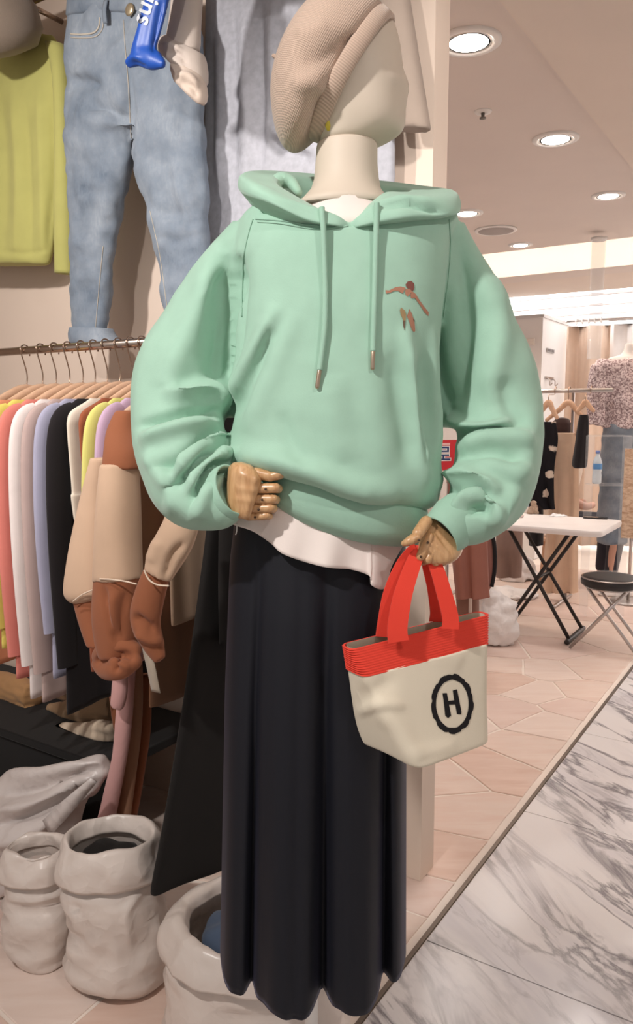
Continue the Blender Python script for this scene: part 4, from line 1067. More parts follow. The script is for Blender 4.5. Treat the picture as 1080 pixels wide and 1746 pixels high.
# ================================================================== THE CLOTHES RACK
A_R, Z_R = 1.665, float(apl(100, 594, 1.665)[2])
M_hang = wood('pale_hanger_wood', (226, 186, 156), (206, 162, 130), 5.0, 0.35, (3, 3, 3), 0.3)
M_wire = plain('hook_wire', (176, 150, 132), 0.25, 1.0)
rk = thing('clothes_rack', W(A_R, 1.9, 0), 'chrome garment rack rail with many hangers along the wall', 'rack')
b_r0, b_r1 = 1.16, 3.1
mk('rail', tube([W(A_R, b_r0, Z_R), W(A_R, b_r1, Z_R)], 0.0125, 16), M_chrome, rk)
mk('rail', tube([W(A_R + 0.05, b_r0, Z_R + .012), W(A_R + 0.05, b_r1, Z_R + .012)], 0.008, 12), M_chrome, rk)
for q in (b_r0, b_r1):
    mk('upright', tube([W(A_R, q, 0.02), W(A_R, q, Z_R)], 0.0125, 14), M_chrome, rk); mk('foot', tube([W(A_R - .22, q, .015), W(A_R + .22, q, .015)], 0.014, 12, rounded=True), M_chrome, rk)

def hanger(b, label, tilt=0.0, half=0.205):
    za = Z_R - 0.125
    t = thing('wooden_hanger', W(A_R, b, za - .09), label, 'hanger', 'wooden hangers on the rack')
    s = np.linspace(-1, 1, 25)
    path = np.array([W(A_R + half * q, b + tilt * q * half, za - 0.100 * abs(q) ** 1.35) for q in s])
    r = np.interp(np.abs(s), [0, .15, .5, .9, 1], [.017, .019, .0165, .0165, .013])
    mk('bar', tube(path, r, 12, ref=Vv, flat=0.5, rounded=True), M_hang, t)
    hk = [W(A_R, b, za + .01), W(A_R + .004, b, za + .05), W(A_R - .014, b, Z_R - .012), W(A_R - .0175, b, Z_R + .004), W(A_R - .008, b, Z_R + .0165), W(A_R + .008, b, Z_R + .0165), W(A_R + .0185, b, Z_R + .002), W(A_R + .017, b, Z_R - .016)]
    mk('hook', tube(hk, .0022, 8, sub=40), M_wire, t)
    return t
def b_of(px, a=1.43, py=760): return float(apl(px, py, a) @ Vv)

def hang_garment(name, b, mat, hem_z, label, cat_, hw=0.225, thick=0.024, sleeve=None, neck=0.16, flare=0.03, seed=0, drop=0.0, yoke=None, group='clothes hung on the rack', far=True):
    """a garment on its hanger, seen nearly edge-on; sleeve = z of the near cuff"""
    za = Z_R - 0.163 - drop
    t = thing(name, W(A_R, b, hem_z), label, cat_, group)
    L = za - hem_z; rg = random.Random(seed); ph = [rg.uniform(0, 6.28) for _ in range(4)]
    lv = [(0, neck, .012), (.010, neck + .016, .016), (.035, .93 * hw, .019), (.060, .99 * hw, .021), (.10, hw, thick), (.25, hw * .97, thick * 1.1), (.5 * L + .1, hw + flare * .4, thick * 1.2), (L - .012, hw + flare, thick * 1.15), (L, hw + flare - .004, thick * .9)]
    lv = cat(lv, 34); rings = []
    for d, w, tk in lv:
        an = np.linspace(0, 2 * math.pi, 56, endpoint=False); cs, sn = np.cos(an), np.sin(an)
        x = np.sign(cs) * np.abs(cs) ** .85 * w; g = max(0, min(1, (d - .1) / .45))
        y = np.sign(sn) * np.abs(sn) ** .75 * tk + g * (.008 * np.sin(x * 34 + .6) + .005 * np.sin(x * 61 + 2.0)) * (1 - np.clip(np.abs(x) / (hw + flare + .01), 0, 1) ** 4)
        z = za - d - 0.010 * g * np.cos(x * 9 + ph[2])
        rings.append(x[:, None] * U + y[:, None] * Vv + np.column_stack([0 * z, 0 * z, z]) + W(A_R, b, 0))
    mk('body', loft(rings, cap=False), mat, t)
    if sleeve is not None:
        for sg in ((-1, 1) if far else (-1,)):
            zs = za - .045
            P = [W(A_R + sg * (hw - .05), b, zs + .004), W(A_R + sg * (hw - .005), b, zs - .03), W(A_R + sg * (hw + .012), b, zs - .16), W(A_R + sg * (hw + .016), b, (zs + sleeve) / 2 - .05), W(A_R + sg * (hw + .008), b, sleeve)]
            o = tube(P, [.034, .042, .044, .042, .036], 20, ref=Vv, flat=.38, sub=26, cap=False)
            sl = mk('sleeve', o, yoke[0] if yoke else mat, t)
    return t
def fm(name, rgb, **k): return fabric(name, rgb, 0.92, 380.0, 0.07, 0.06, 0.12, **k)
zpx = lambda px, py, a=1.43: float(apl(px, py, a)[2])
specs = [
 (-34, 'rack_shirt', (226, 150, 110), 1120, 'peach shirt at the far left end of the rack', 'shirt', True),
 (-11, 'rack_shirt', (232, 214, 110), 1100, 'yellow shirt left of the coral one on the rack', 'shirt', True),
 (12, 'rack_shirt', (224, 134, 122), 1145, 'coral pink long shirt on the rack beside the white one', 'shirt', True),
 (35, 'rack_shirt', (238, 226, 222), 1172, 'white long-sleeved shirt on the rack between coral and taupe', 'shirt', True),
 (56, 'rack_shirt', (190, 166, 160), 1178, 'taupe mauve shirt on the rack between white and lavender', 'shirt', True),
 (77, 'rack_shirt', (168, 166, 188), 1150, 'lavender blue top just left of the black one', 'shirt', True),
 (99, 'rack_dress', (34, 30, 32), 1200, 'black long top hanging in the middle of the rack', 'dress', True),
 (120, 'rack_vest', (228, 214, 198), 890, 'cream sleeveless vest right of the black top', 'vest', False),
 (140, 'rack_vest', (150, 84, 58), 1135, 'rust brown sleeveless vest beside the yellow-green top', 'vest', False),
 (160, 'rack_shirt', (214, 208, 122), 1075, 'yellow-green long top on the rack beside lilac', 'shirt', True),
 (181, 'rack_shirt', (196, 166, 190), 1060, 'lilac shirt on the rack behind the two-tone sweatshirt', 'shirt', True),
]
for i, (px, nm, rgb, hem, lab, ct, sl) in enumerate(specs):
    b = b_of(px); m = fm('cloth_%s' % lab.split()[0], rgb); hz = zpx(px, hem)
    hang_garment(nm, b, m, hz, lab, ct, hw=0.222 if sl else 0.243, sleeve=(hz + random.uniform(.02, .14)) if sl else None, seed=i, thick=.0145, flare=.02 if sl else -.01)
    hanger(b + .001, 'pale wooden hanger holding the ' + ' '.join(lab.split()[:4]))
# armhole binding of the vests is a darker slit
M_armh = fm('armhole_shadow_lining', (84, 46, 36))

# two-tone sweatshirts: rust shoulder, beige panel, rust sleeve ending in a bunched cuff
M_rust = fm('rust_fleece', (150, 92, 64)); M_sand = fm('sand_fleece', (206, 174, 148)); M_cream = fm('cream_piping', (226, 206, 186)); M_mauve = fm('dusty_mauve', (190, 146, 146)); M_brown = fm('cocoa_knit', (164, 122, 96)); M_pink = fm('dusty_pink', (206, 158, 154))
def two_tone(px, lab, seed, d=0.0):
    b = b_of(px); t = hang_garment('two_tone_sweatshirt', b, M_sand, zpx(px, 1010), lab, 'sweatshirt', hw=.235, thick=.0145, seed=seed, flare=.05)
    return t, b
t, b = two_tone(206, 'rust and sand colour-block sweatshirt with a bunched sleeve on the rack', 21)
AP = 1.31
V, Fq = fuse([rows_a([(700, 205, 232, AP + .01, .03), (735, 194, 234, AP, .045), (770, 191, 236, AP - .03, .05), (800, 187, 238, AP - .04, .05)], 28, 2.3, 12)], .006, 2); mk('shoulder_panel', (V, Fq), M_rust, t)
V, Fq = fuse([rows_a([(790, 184, 224, AP - .05, .045), (860, 178, 227, AP - .06, .05), (930, 173, 230, AP - .06, .05), (988, 170, 233, AP - .06, .05)], 28, 2.4, 12)], .006, 2); mk('sleeve_panel', (V, Fq), M_sand, t)
V, Fq = fuse([rows_a([(780, 166, 196, AP + .0, .04), (850, 148, 190, AP + .0, .045), (930, 130, 188, AP - .01, .05), (1000, 119, 186, AP - .02, .05), (1018, 124, 180, AP - .02, .045), (1026, 130, 160, AP - .02, .03)], 28, 2.3, 14)], .006, 2); mk('side_panel', (V, Fq), M_sand, t)
mk('piping', tube([apl(x, y, AP - .112) for x, y in ((170, 987), (190, 988), (212, 991), (233, 996))], .0018, 8, sub=16), M_cream, t)
mk('piping', tube([apl(x, y, AP - .072) for x, y in ((124, 1026), (140, 1014), (158, 1006), (172, 1002))], .0018, 8, sub=16), M_cream, t)
V, Fq = fuse([rows_a([(980, 170, 232, AP - .06, .045), (1040, 168, 230, AP - .06, .05), (1090, 172, 226, AP - .06, .045), (1120, 180, 220, AP - .06, .04)], 28, 2.3, 12),
              rows_a([(1005, 128, 186, AP - .01, .04), (1050, 144, 184, AP - .01, .045), (1100, 160, 190, AP - .02, .04)], 24, 2.3, 10)], .006, 2)
V = sculpt(V, Fq, [([(176, 1000), (186, 1050), (200, 1100)], 6, -.012), ([(214, 1010), (206, 1060), (208, 1100)], 7, -.010), ([(192, 1010), (196, 1080)], 6, .008)]); mk('lower_sleeve', (V, Fq), M_rust, t)
V, Fq = fuse([ptube([(172, 1118, 16, AP - .06), (186, 1106, 20, AP - .07), (206, 1102, 20, AP - .07), (226, 1108, 16, AP - .06)], 20, 1, 18, 'a', rounded=True), ptube([(168, 1132, 12, AP - .06), (182, 1144, 15, AP - .08), (205, 1140, 19, AP - .09), (228, 1128, 15, AP - .07)], 20, 1, 18, 'a', rounded=True)], .005, 2)
V = sculpt(V, Fq, [([(166, 1128), (182, 1116), (200, 1124), (196, 1148)], 5, -.016), ([(198, 1120), (214, 1116), (228, 1124)], 5, -.012), ([(186, 1126), (206, 1132), (222, 1142)], 5, .010)]); mk('bunched_cuff', (V, Fq), M_rust, t)
hanger(b + .001, 'pale wooden hanger holding the two-tone sweatshirt')
# mauve and cocoa tops right of it
for i, (px, m, hem, lab, nm) in enumerate([(230, M_mauve, 1120, 'dusty mauve shirt right of the two-tone sweatshirt', 'rack_shirt'), (252, M_brown, 1190, 'cocoa brown knit top on the rack by the green sleeve', 'rack_shirt')]):
    b = b_of(px); hang_garment(nm, b, m, zpx(px, hem), lab, 'shirt', hw=.225, sleeve=zpx(px, hem) + .12, seed=40 + i, thick=.0145)
    hanger(b + .001, 'pale wooden hanger holding the ' + ' '.join(lab.split()[:3]))
# second two-tone sleeve reaching in front of the black coat
b = 1.372
t = hang_garment('two_tone_sweatshirt', b, M_sand, zpx(300, 1060), 'sand and rust sweatshirt with sleeve lying over the black coat', 'sweatshirt', hw=.235, seed=31, flare=.0, thick=.0145)
AQ = 1.17
V, Fq = fuse([ptube([(318, 850, 34, AQ + .04), (305, 905, 36, AQ), (282, 950, 34, AQ - .01), (268, 982, 28, AQ - .02)], 24, .7, 20, 'a', U)], .006, 2)
V = sculpt(V, Fq, [([(316, 925), (292, 950), (282, 990)], 7, -.012), ([(270, 920), (256, 960)], 9, .008)]); mk('sleeve_panel', (V, Fq), M_sand, t)
V, Fq = fuse([ptube([(270, 972, 26, AQ - .01), (254, 1020, 30, AQ - .01), (248, 1060, 30, AQ - .01), (262, 1100, 22, AQ), (274, 1126, 12, AQ)], 24, .7, 20, 'a', U)], .006, 2)
V = sculpt(V, Fq, [([(226, 1050), (246, 1064), (268, 1076)], 8, -.016), ([(232, 1078), (256, 1092), (276, 1094)], 6, .012)]); mk('lower_sleeve', (V, Fq), M_rust, t)
mk('piping', tube([apl(x, y, AQ - .052) for x, y in ((246, 972), (254, 988), (268, 997), (288, 999))], .0018, 8, sub=16), M_cream, t)
mk('loose_tag', ribbon([apl(249, 1100, AQ + .02), apl(258, 1140, AQ + .02), apl(266, 1180, AQ + .03)], Vv, .026, .002, 10), fm('grey_tag_cloth', (176, 162, 146)), t)
hanger(b + .001, 'pale wooden hanger holding the sand and rust sweatshirt', 0.0)
# long pink and tan garments reaching almost to the floor
for i, (px, m, pth, lab, ct) in enumerate([
    (206, M_pink, [(206, 1130, 12), (205, 1180, 15), (200, 1205, 13)], 'short dusty pink sleeve end hanging below the bunched cuff', 'shirt'),
    (214, M_pink, [(222, 1100, 15), (214, 1200, 15), (204, 1290, 15), (190, 1360, 16), (180, 1402, 17)], 'long dusty pink trousers hanging below the rack', 'trousers'),
    (228, M_brown, [(230, 1090, 16), (228, 1200, 16), (220, 1300, 16), (208, 1400, 18)], 'long cocoa trousers hanging next to the dusty pink pair', 'trousers'),
    (245, M_rust, [(246, 1150, 13), (244, 1240, 14), (236, 1310, 14), (220, 1398, 14)], 'long rust trousers beside the black coat', 'trousers'),
    (192, M_rust, [(190, 1160, 9), (196, 1220, 8), (202, 1262, 6)], 'narrow rust strap hanging left of the dusty pink trousers', 'strap')]):
    ax = 1.40 + .055 * i
    V, Fq = fuse([ptube([(x, y, r, ax) for x, y, r in pth], 20, .8, 24, 'a', U)], .0055, 2)
    V = rumple(V, Fq, .006, 14.0, i * 3.3, (1, 1, .3)); mk('hanging_' + ct, (V, Fq), m, label=lab, cat=ct)
# black coat at the end of the rack
M_black = fabric('matt_black_cloth', (30, 27, 26), 0.85, 300.0, 0.06, 0.08, 0.05)
bco = 1.232; t = thing('black_long_coat', W(1.5, bco, .25), 'long flared black coat hanging at the near end of the rack', 'coat', 'clothes hung on the rack')
lv = cat([(Z_R - .163, 1.505, 1.825, .014), (Z_R - .178, 1.465, 1.865, .018), (Z_R - .22, 1.43, 1.87, .024), (1.20, 1.43, 1.87, .032), (0.95, 1.38, 1.88, .034), (.7, 1.32, 1.89, .035), (.45, 1.25, 1.90, .035), (.31, 1.205, 1.90, .034), (.295, 1.21, 1.90, .032)], 34)
rings = []
for z, a0, a1, tk in lv:
    an = np.linspace(0, 2 * math.pi, 64, endpoint=False); cs, sn = np.cos(an), np.sin(an); g = max(0, min(1, (1.25 - z)))
    x = np.sign(cs) * np.abs(cs) ** .85; y = np.sign(sn) * np.abs(sn) ** .8 * tk + g * .014 * np.sin(x * 7 + 1)
    rings.append(np.array([W((a0 + a1) / 2 + q * (a1 - a0) / 2, bco + w, z - .03 * g * (1 - q * q) + .0) for q, w in zip(x, y)]))
mk('body', loft(rings, cap=False), M_black, t)
mk('sleeve', tube([W(1.47, bco - .036, 1.33), W(1.46, bco - .05, 1.22), W(1.45, bco - .05, 1.0), W(1.45, bco - .045, .85)], [.03, .05, .05, .045], 18, ref=Vv, flat=.5, sub=20), M_black, t)
hanger(bco, 'pale wooden hanger inside the black coat', 0.0, 0.178)
for i, bb_ in enumerate([b_of(x) for x in (-57,)]):
    hanger(bb_ + .012, ['spare wooden hanger at the far left of the rack', 'spare wooden hanger between the coral and white shirts', 'spare wooden hanger between the yellow-green and lilac tops', 'spare wooden hanger beside the two-tone sweatshirt'][i], .05)

# ================================================================== BAGS AND HEAP UNDER THE RACK
M_poly = plastic('milky_polythene', (214, 202, 194), 0.32); M_poly2 = plastic('grey_white_sheeting', (206, 196, 192), 0.35)
M_void = fm('bench_void_black', (24, 22, 22))
bn = thing('low_bench', W(A_WALL - .25, 2.5, 0), 'low bench behind the rack, dark void below painted black', 'bench')
mk('top', abox(A_WALL - .47, A_WALL - .03, 1.75, 2.98, .31, .34), M_void, bn, smooth=False, bevel=.004)
mk('dark_void_front', abox(A_WALL - .46, A_WALL - .45, 1.76, 2.97, .02, .31), M_void, bn, smooth=False)  # added black panel paints the dark void under the bench
for a_, b_ in ((A_WALL - .42, 1.8), (A_WALL - .42, 2.92), (A_WALL - .08, 1.8), (A_WALL - .08, 2.92)): mk('leg', abox(a_ - .02, a_ + .02, b_ - .02, b_ + .02, 0, .31), M_void, bn, smooth=False)
def heap(name, path, mat, lab, seed, flat=.7, a=1.74, n=20):
    V, Fq = fuse([ptube([(x, y, r, a + da) for x, y, r, da in path], n, flat, 30, 'a', U)], .007, 2)
    V = rumple(V, Fq, .012, 16.0, seed, (.35, .35, 1.6)); V = rumple(V, Fq, .006, 40.0, seed + 4, (.4, .4, 1.4)); V[:, 2] = np.maximum(V[:, 2], .3405)
    mk(name, (V, Fq), mat, label=lab, cat='clothes', group='clothes heaped on the bench')
heap('folded_garment', [(-40, 1178, 36, .05), (20, 1180, 34, .03), (56, 1192, 26, .0)], fm('camel_heap', (176, 134, 92)), 'camel brown garment heaped at the left end of the bench', 1.0)
heap('folded_garment', [(74, 1178, 18, .14), (110, 1168, 32, .14), (160, 1164, 36, .14), (190, 1174, 28, .14)], fm('umber_heap', (140, 108, 82)), 'umber brown garment heaped behind the black top', 2.0)
heap('folded_garment', [(84, 1212, 15, .02), (120, 1216, 24, .02), (160, 1212, 28, .02), (196, 1206, 26, .02)], fm('khaki_heap', (150, 122, 94)), 'khaki garment heaped above the cream one', 3.0)
heap('folded_garment', [(104, 1246, 13, -.055), (136, 1252, 21, -.055), (172, 1248, 22, -.055), (196, 1242, 18, -.055)], fm('cream_heap', (206, 186, 164)), 'cream garment at the bottom of the heap', 4.0)

# long crumpled white sheet bag lying at the left
V, Fq = fuse([ptube([(182, 1302, 18, 1.46), (150, 1320, 30, 1.44), (80, 1370, 66, 1.40), (0, 1430, 100, 1.36), (-80, 1470, 120, 1.32), (-140, 1480, 90, 1.32)], 36, .85, 40, 'a', U), ptube([(20, 1470, 70, 1.45), (10, 1540, 80, 1.43), (0, 1600, 60, 1.42)], 28, .8, 24, 'a', U)], .009, 3)
V[:, 2] = np.maximum(V[:, 2], 0.002)
sts = []
for k, (y0, y1, am) in enumerate([(1322, 1300, .012), (1352, 1312, -.014), (1384, 1322, .014), (1412, 1330, -.016), (1446, 1336, .014), (1486, 1350, -.014), (1530, 1362, .012)]):
    sts.append(([(-20, y0), (60, (y0 * 2 + y1) / 3 + 6), (172, y1)], 9 + 2 * (k % 3), am))
sts = [(s[0], s[1] * .8, s[2] * 1.9) for s in sts]
V = sculpt(V, Fq, sts); V = rumple(V, Fq, .012, 11.0, 8.0); V[:, 2] = np.maximum(V[:, 2], 0.002)
wb = thing('white_sheet_bundle', apl(20, 1600, 1.42), 'large crumpled grey-white plastic bundle lying at the left under the rack', 'bundle')
mk('sheeting', (V, Fq), M_poly2, wb)
mk('hanging_flap', ribbon([apl(160, 1330, 1.34), apl(120, 1370, 1.32), apl(80, 1412, 1.32)], nrm(Vv * .5 - Zv), [.02, .024, .028, .032, .036, .04, .044, .046, .048, .05], .004, 10), M_poly2, wb)

def plastic_sack(nm, cpx, floor_py, top_py, rpx_bot, rpx_mid, rpx_top, lab, seed, ell=.85, rim=True, lean=(0, 0), Y=None, creases=()):
    """open polythene sack standing on the floor, its mouth rolled back"""
    base = onz(cpx, floor_py, 0.0) if Y is None else np.array([at(cpx, 900, Y)[0], Y, 0.0])
    Yc = base[1]; sc = Yc / F_PX; H = float(at(cpx, top_py, Yc)[2])
    t = thing(nm, base, lab, 'plastic bag', 'open plastic sacks on the floor')
    prof = cat([(.02, rpx_bot * .86), (.08, rpx_bot), (.3, rpx_mid * 1.02), (.6, rpx_mid), (.72, rpx_mid * .94), (.80, rpx_top * 1.06), (.95, rpx_top), (1.0, rpx_top * 1.0)], 34)
    an = np.linspace(0, 2 * math.pi, 80, endpoint=False)
    def rg(h, r): return base + np.array([lean[0] * h, lean[1] * h, 0]) + np.column_stack([np.cos(an) * r * sc, np.sin(an) * r * sc * ell, 0 * an + h * H])
    rings = [rg(h, r) for h, r in prof]
    V, Fq = loft(rings, cap=False); V = np.vstack([V, rings[0].mean(0) + Zv * -.002]); Fq += [(len(V) - 1, (i + 1) % 80, i) for i in range(80)]
    V0 = V.copy(); V = rumple(V, Fq, .020, 8.0, seed, (.8, .8, 1.2)); V = rumple(V, Fq, .012, 20.0, seed + 2, (.6, .6, 2.2)); V[:, 2] = np.maximum(V[:, 2], 0.001)
    wt_ = np.clip((0.80 - V0[:, 2] / H) / 0.22, 0.12, 1); V = V0 + (V - V0) * wt_[:, None]; V[:, 2] = np.maximum(V[:, 2], 0.001)
    V = sculpt(V, Fq, creases); mk('sack_body', (V, Fq), M_poly, t, solid=.0015)
    if rim:
        rr = [rg(h, rpx_top * k) for h, k in ((.93, .93), (1.0, .96), (1.035, 1.02), (1.03, 1.12), (.97, 1.22), (.88, 1.30), (.79, 1.31))]
        rr = list(np.swapaxes(cat(np.array(rr).reshape(len(rr), -1), 22).reshape(22, 80, 3), 0, 0)); V, Fq = loft(rr, cap=False); V = rumple(V, Fq, .014, 13.0, seed + 5); V = rumple(V, Fq, .004, 34.0, seed + 7); mk('rolled_rim', (V, Fq), M_poly, t, solid=.0018)
    return t, base, sc, H, rg
def stuffing(nm, base, H, rg, rtop, mat, lab, seed, level=.86):
    rr = [rg(level - .12, rtop * .70), rg(level - .03, rtop * .72), rg(level, rtop * .66), rg(level + .04, rtop * .45), rg(level + .05, rtop * .12)]
    V, Fq = loft(rr); V = rumple(V, Fq, .018, 18.0, seed); mk(nm, (V, Fq), mat, label=lab, cat='clothes')
_, base, sc, H, rg = plastic_sack('plastic_sack', 72, 1634, 1448, 56, 64, 50, 'shorter white plastic sack at the left, next to the crumpled bundle', 3.0, .75, rim=True, creases=[([(12, 1530), (60, 1534), (112, 1520)], 4, .010), ([(14, 1546), (60, 1552), (112, 1540)], 4, -.010), ([(16, 1570), (60, 1578), (112, 1566)], 5, .010), ([(20, 1600), (66, 1606), (112, 1592)], 4, -.008), ([(30, 1500), (70, 1490), (110, 1496)], 5, -.008)])
stuffing('packed_clothes', base, H, rg, 50, fm('pale_stuffing', (196, 180, 172)), 'pale clothes packed in the shorter left sack', 2)
_, base, sc, H, rg = plastic_sack('plastic_sack', 204, 1668, 1430, 88, 92, 74, 'tall white plastic sack with rolled rim below the black coat', 12.0, .85, lean=(-.01, .0), creases=[([(118, 1575), (160, 1600), (205, 1625)], 4, .012), ([(116, 1592), (155, 1622), (190, 1640)], 4, -.010), ([(125, 1540), (150, 1580), (190, 1600)], 5, -.010), ([(240, 1520), (215, 1560), (225, 1610)], 7, .010), ([(115, 1660), (150, 1680), (210, 1690)], 5, .010), ([(250, 1600), (220, 1650), (170, 1670)], 6, -.009), ([(270, 1560), (262, 1620)], 6, .010)])
stuffing('packed_clothes', base, H, rg, 74, M_black, 'black clothes inside the tall sack below the coat', 4, .9)
_, base, sc, H, rg = plastic_sack('plastic_sack', 425, 1700, 1560, 172, 158, 132, 'wide white plastic sack with rolled rim behind the navy skirt', 21.0, .85, Y=1.62)
stuffing('packed_clothes', base, H, rg, 130, fm('blue_stuffing', (78, 92, 114)), 'slate blue clothes inside the wide sack behind the skirt', 6, .92)

# ================================================================== THE SHOP BEYOND THE WALL
M_tabtop = plain('white_table_plastic', (240, 234, 232), 0.4); M_steel = plain('black_steel', (52, 46, 44), 0.45, 0.3); M_alu = plain('satin_chrome', (190, 182, 178), 0.28, 0.9)
M_clear = acrylic('clear_acrylic')
# folding table
tc0 = onz(1024, 907, .73); ta, tb = float(tc0 @ U), float(tc0 @ Vv)
tbz = .73; TA1 = ta + .60; TB1 = tb + 1.10
tab = thing('folding_table', W(ta + .3, tb + .55, 0), 'white folding table with black crossed legs', 'table')
def rrect(a0, a1, b0, b1, z, r, n=6):
    out = []
    for (ca, cb, s) in ((a1 - r, b1 - r, 0), (a0 + r, b1 - r, 1), (a0 + r, b0 + r, 2), (a1 - r, b0 + r, 3)):
        for k in range(n + 1): q = math.pi / 2 * (s + k / n); out.append(W(ca + r * math.cos(q), cb + r * math.sin(q), z))
    return np.array(out)
mk('tabletop', loft([rrect(ta, TA1, tb, TB1, tbz - .035, .06), rrect(ta - .004, TA1 + .004, tb - .004, TB1 + .004, tbz - .02, .06), rrect(ta - .004, TA1 + .004, tb - .004, TB1 + .004, tbz - .008, .06), rrect(ta, TA1, tb, TB1, tbz, .06)]), M_tabtop, tab, smooth='auto')
fr, flx = onz(985, 1084, 0), onz(897, 1050, 0)
bR, bL = float(fr @ Vv), float(flx @ Vv); aC = ta + .30
for da in (-.15, .15):
    mk('leg', tube([W(aC + da, bR, .03), W(aC + da * .8, bL - .02, tbz - .04)], .012, 12), M_steel, tab)
    mk('leg', tube([W(aC + da * .8, bL, .03), W(aC + da, bR + .02, tbz - .04)], .012, 12), M_steel, tab)
for q, w in ((bR, .19), (bL, .12)): mk('foot', tube([W(aC - w, q, .018), W(aC + w, q, .018)], .017, 12, rounded=True), M_steel, tab)
mk('cross_bar', tube([W(aC - .15, (bL + bR) / 2, .38), W(aC + .15, (bL + bR) / 2, .38)], .009, 10), M_steel, tab)
# things on the table
c = onz(1016, 884, tbz); mk('mobile_phone', box(c + Zv * .0048, nrm(U * .2 - Vv) * .075, nrm(Vv * .2 + U) * .036, Zv * .0045), plain('phone_black', (30, 28, 30), .2), smooth=False, bevel=.004, label='black mobile phone lying on the white table', cat='phone')
def crumple(nm, c, sx, sy, h, mat, lab, ct, seed):
    V, Fq = fuse([lathe(c, [(.2, 0), (.9, .02), (1.0, .2), (.8, .6), (.4, .95), (.1, 1.0)], 32)], .05, 1)
    V = (V - c) * np.array([sx, sy, h]) + c; V = rumple(V, Fq, min(sx, sy) * .5, 1.1 / max(sx, sy), seed); V = rumple(V, Fq, min(sx, sy) * .18, 3.0 / max(sx, sy), seed + 3)
    V[:, 2] = np.maximum(V[:, 2], c[2] + .0008); return mk(nm, (V, Fq), mat, label=lab, cat=ct)
crumple('folded_cloth', onz(868, 882, tbz), .10, .05, .06, fm('pale_pink_cloth', (232, 210, 204)), 'pale pink cloth heaped at the left end of the white table', 'cloth', 2.0)
crumple('folded_cloth', onz(893, 864, tbz), .04, .04, .10, fm('lilac_blue_cloth', (186, 190, 220)), 'lilac blue cloth on top of the heap on the table', 'cloth', 5.0)
crumple('folded_cloth', onz(910, 876, tbz), .035, .035, .08, fm('taupe_purse', (176, 152, 132)), 'taupe pouch on the table beside the black flowered dress', 'pouch', 6.0)
crumple('plastic_wrapper', onz(952, 880, tbz), .06, .04, .012, plastic('clear_wrap', (240, 238, 240), .2), 'crumpled clear wrapper in the middle of the table', 'wrapper', 7.0)
# stool
sc_ = onz(1036, 1108, 0); st = thing('round_stool', sc_, 'folding stool with round black seat and chrome legs', 'stool')
zs = .45; sc2 = sc_ + Zv * 0
mk('seat', lathe(sc_ + Zv * (zs - .055), [(.150, 0), (.165, .006), (.168, .03), (.163, .05), (.12, .057)], 40), fabric('black_vinyl', (40, 36, 36), .55, spec=.4), st)
mk('seat_piping', lathe(sc_ + Zv * (zs - .012), [(.164, 0), (.1685, .004), (.164, .008)], 40), M_alu, st)
mk('seat_rim', lathe(sc_ + Zv * (zs - .068), [(.145, 0), (.148, .006), (.14, .013)], 40), M_alu, st)
e1, e2 = nrm(Vv), nrm(U)
for s in (-1, 1):
    mk('leg', tube([sc_ + e1 * .19 * 1 + e2 * .12 * s + Zv * .012, sc_ - e1 * .11 + e2 * .10 * s + Zv * (zs - .066)], .0095, 12), M_alu, st)
    mk('leg', tube([sc_ - e1 * .19 + e2 * .09 * s + Zv * .012, sc_ + e1 * .11 + e2 * .085 * s + Zv * (zs - .066)], .0095, 12), M_alu, st)
mk('stretcher', tube([sc_ + e1 * .15 + e2 * .118 + Zv * .07, sc_ + e1 * .15 - e2 * .118 + Zv * .07], .007, 10), M_alu, st)
# white carrier bag on the floor
cb = onz(846, 1096, 0); H = .26
an = np.linspace(0, 2 * math.pi, 48, endpoint=False)
def cbr(h, rx, ry, dx=0): return cb + U * 0 + np.column_stack([np.cos(an) * rx + dx, np.sin(an) * ry, 0 * an + h])
V, Fq = loft([cbr(*q) for q in cat([(.002, .10, .08, 0), (.03, .125, .10, 0), (.14, .135, .11, 0), (.22, .12, .09, 0), (.28, .09, .06, -.02), (.33, .05, .03, -.04)], 30)])
V = rumple(V, Fq, .030, 9.0, 1.0); V = rumple(V, Fq, .018, 22.0, 3.0); V = rumple(V, Fq, .008, 44.0, 5.0); V[:, 2] = np.maximum(V[:, 2], .001)
cbt = thing('carrier_bag', cb, 'white plastic carrier bag standing on the stone floor by the brown skirt', 'plastic bag')
M_cbag = plastic('thin_white_polythene', (238, 232, 230), .3)
mk('sack_body', (V, Fq), M_cbag, cbt)
mk('handle', tube([cb + np.array([-.07, -.02, .31]), cb + np.array([-.11, -.02, .36]), cb + np.array([-.13, -.02, .385]), cb + np.array([-.15, -.02, .36]), cb + np.array([-.12, -.02, .30])], .007, 10, sub=20), M_cbag, cbt)

# low rail with skirts left of the table
A3 = float(at(800, 960, 4.3) @ U)
def sheet(nm, rows, a, mat, lab, ct, folds=6, hd=.03, seed=0, group=None):
    """hanging cloth: rows (py, xl, xr)"""
    R = cat([(r[0], r[1], r[2], a, hd) for r in rows], 26); rings = []
    for k, r in enumerate(R):
        g = ring_of(apl(r[1], r[0], a), apl(r[2], r[0], a), U, r[4], 64, 2.6); L_ = apl(r[1], r[0], a); D = apl(r[2], r[0], a) - L_; w = np.linalg.norm(D)
        s = ((g - L_) @ (D / w)) / w; f = k / 25
        g = g + (np.sin(s * folds * 6.28 + seed) * .022 * f + np.sin(s * folds * 11 + seed * 2) * .007 * f)[:, None] * U; rings.append(g)
    return mk(nm, loft(rings), mat, label=lab, cat=ct, group=group)
M_bskirt = fabric('brown_leatherette', (150, 96, 82), .55, 200.0, .04, .06, 0, spec=.4); M_tskirt = fm('taupe_suiting', (158, 132, 122)); M_blk = fm('black_crepe', (38, 34, 36))
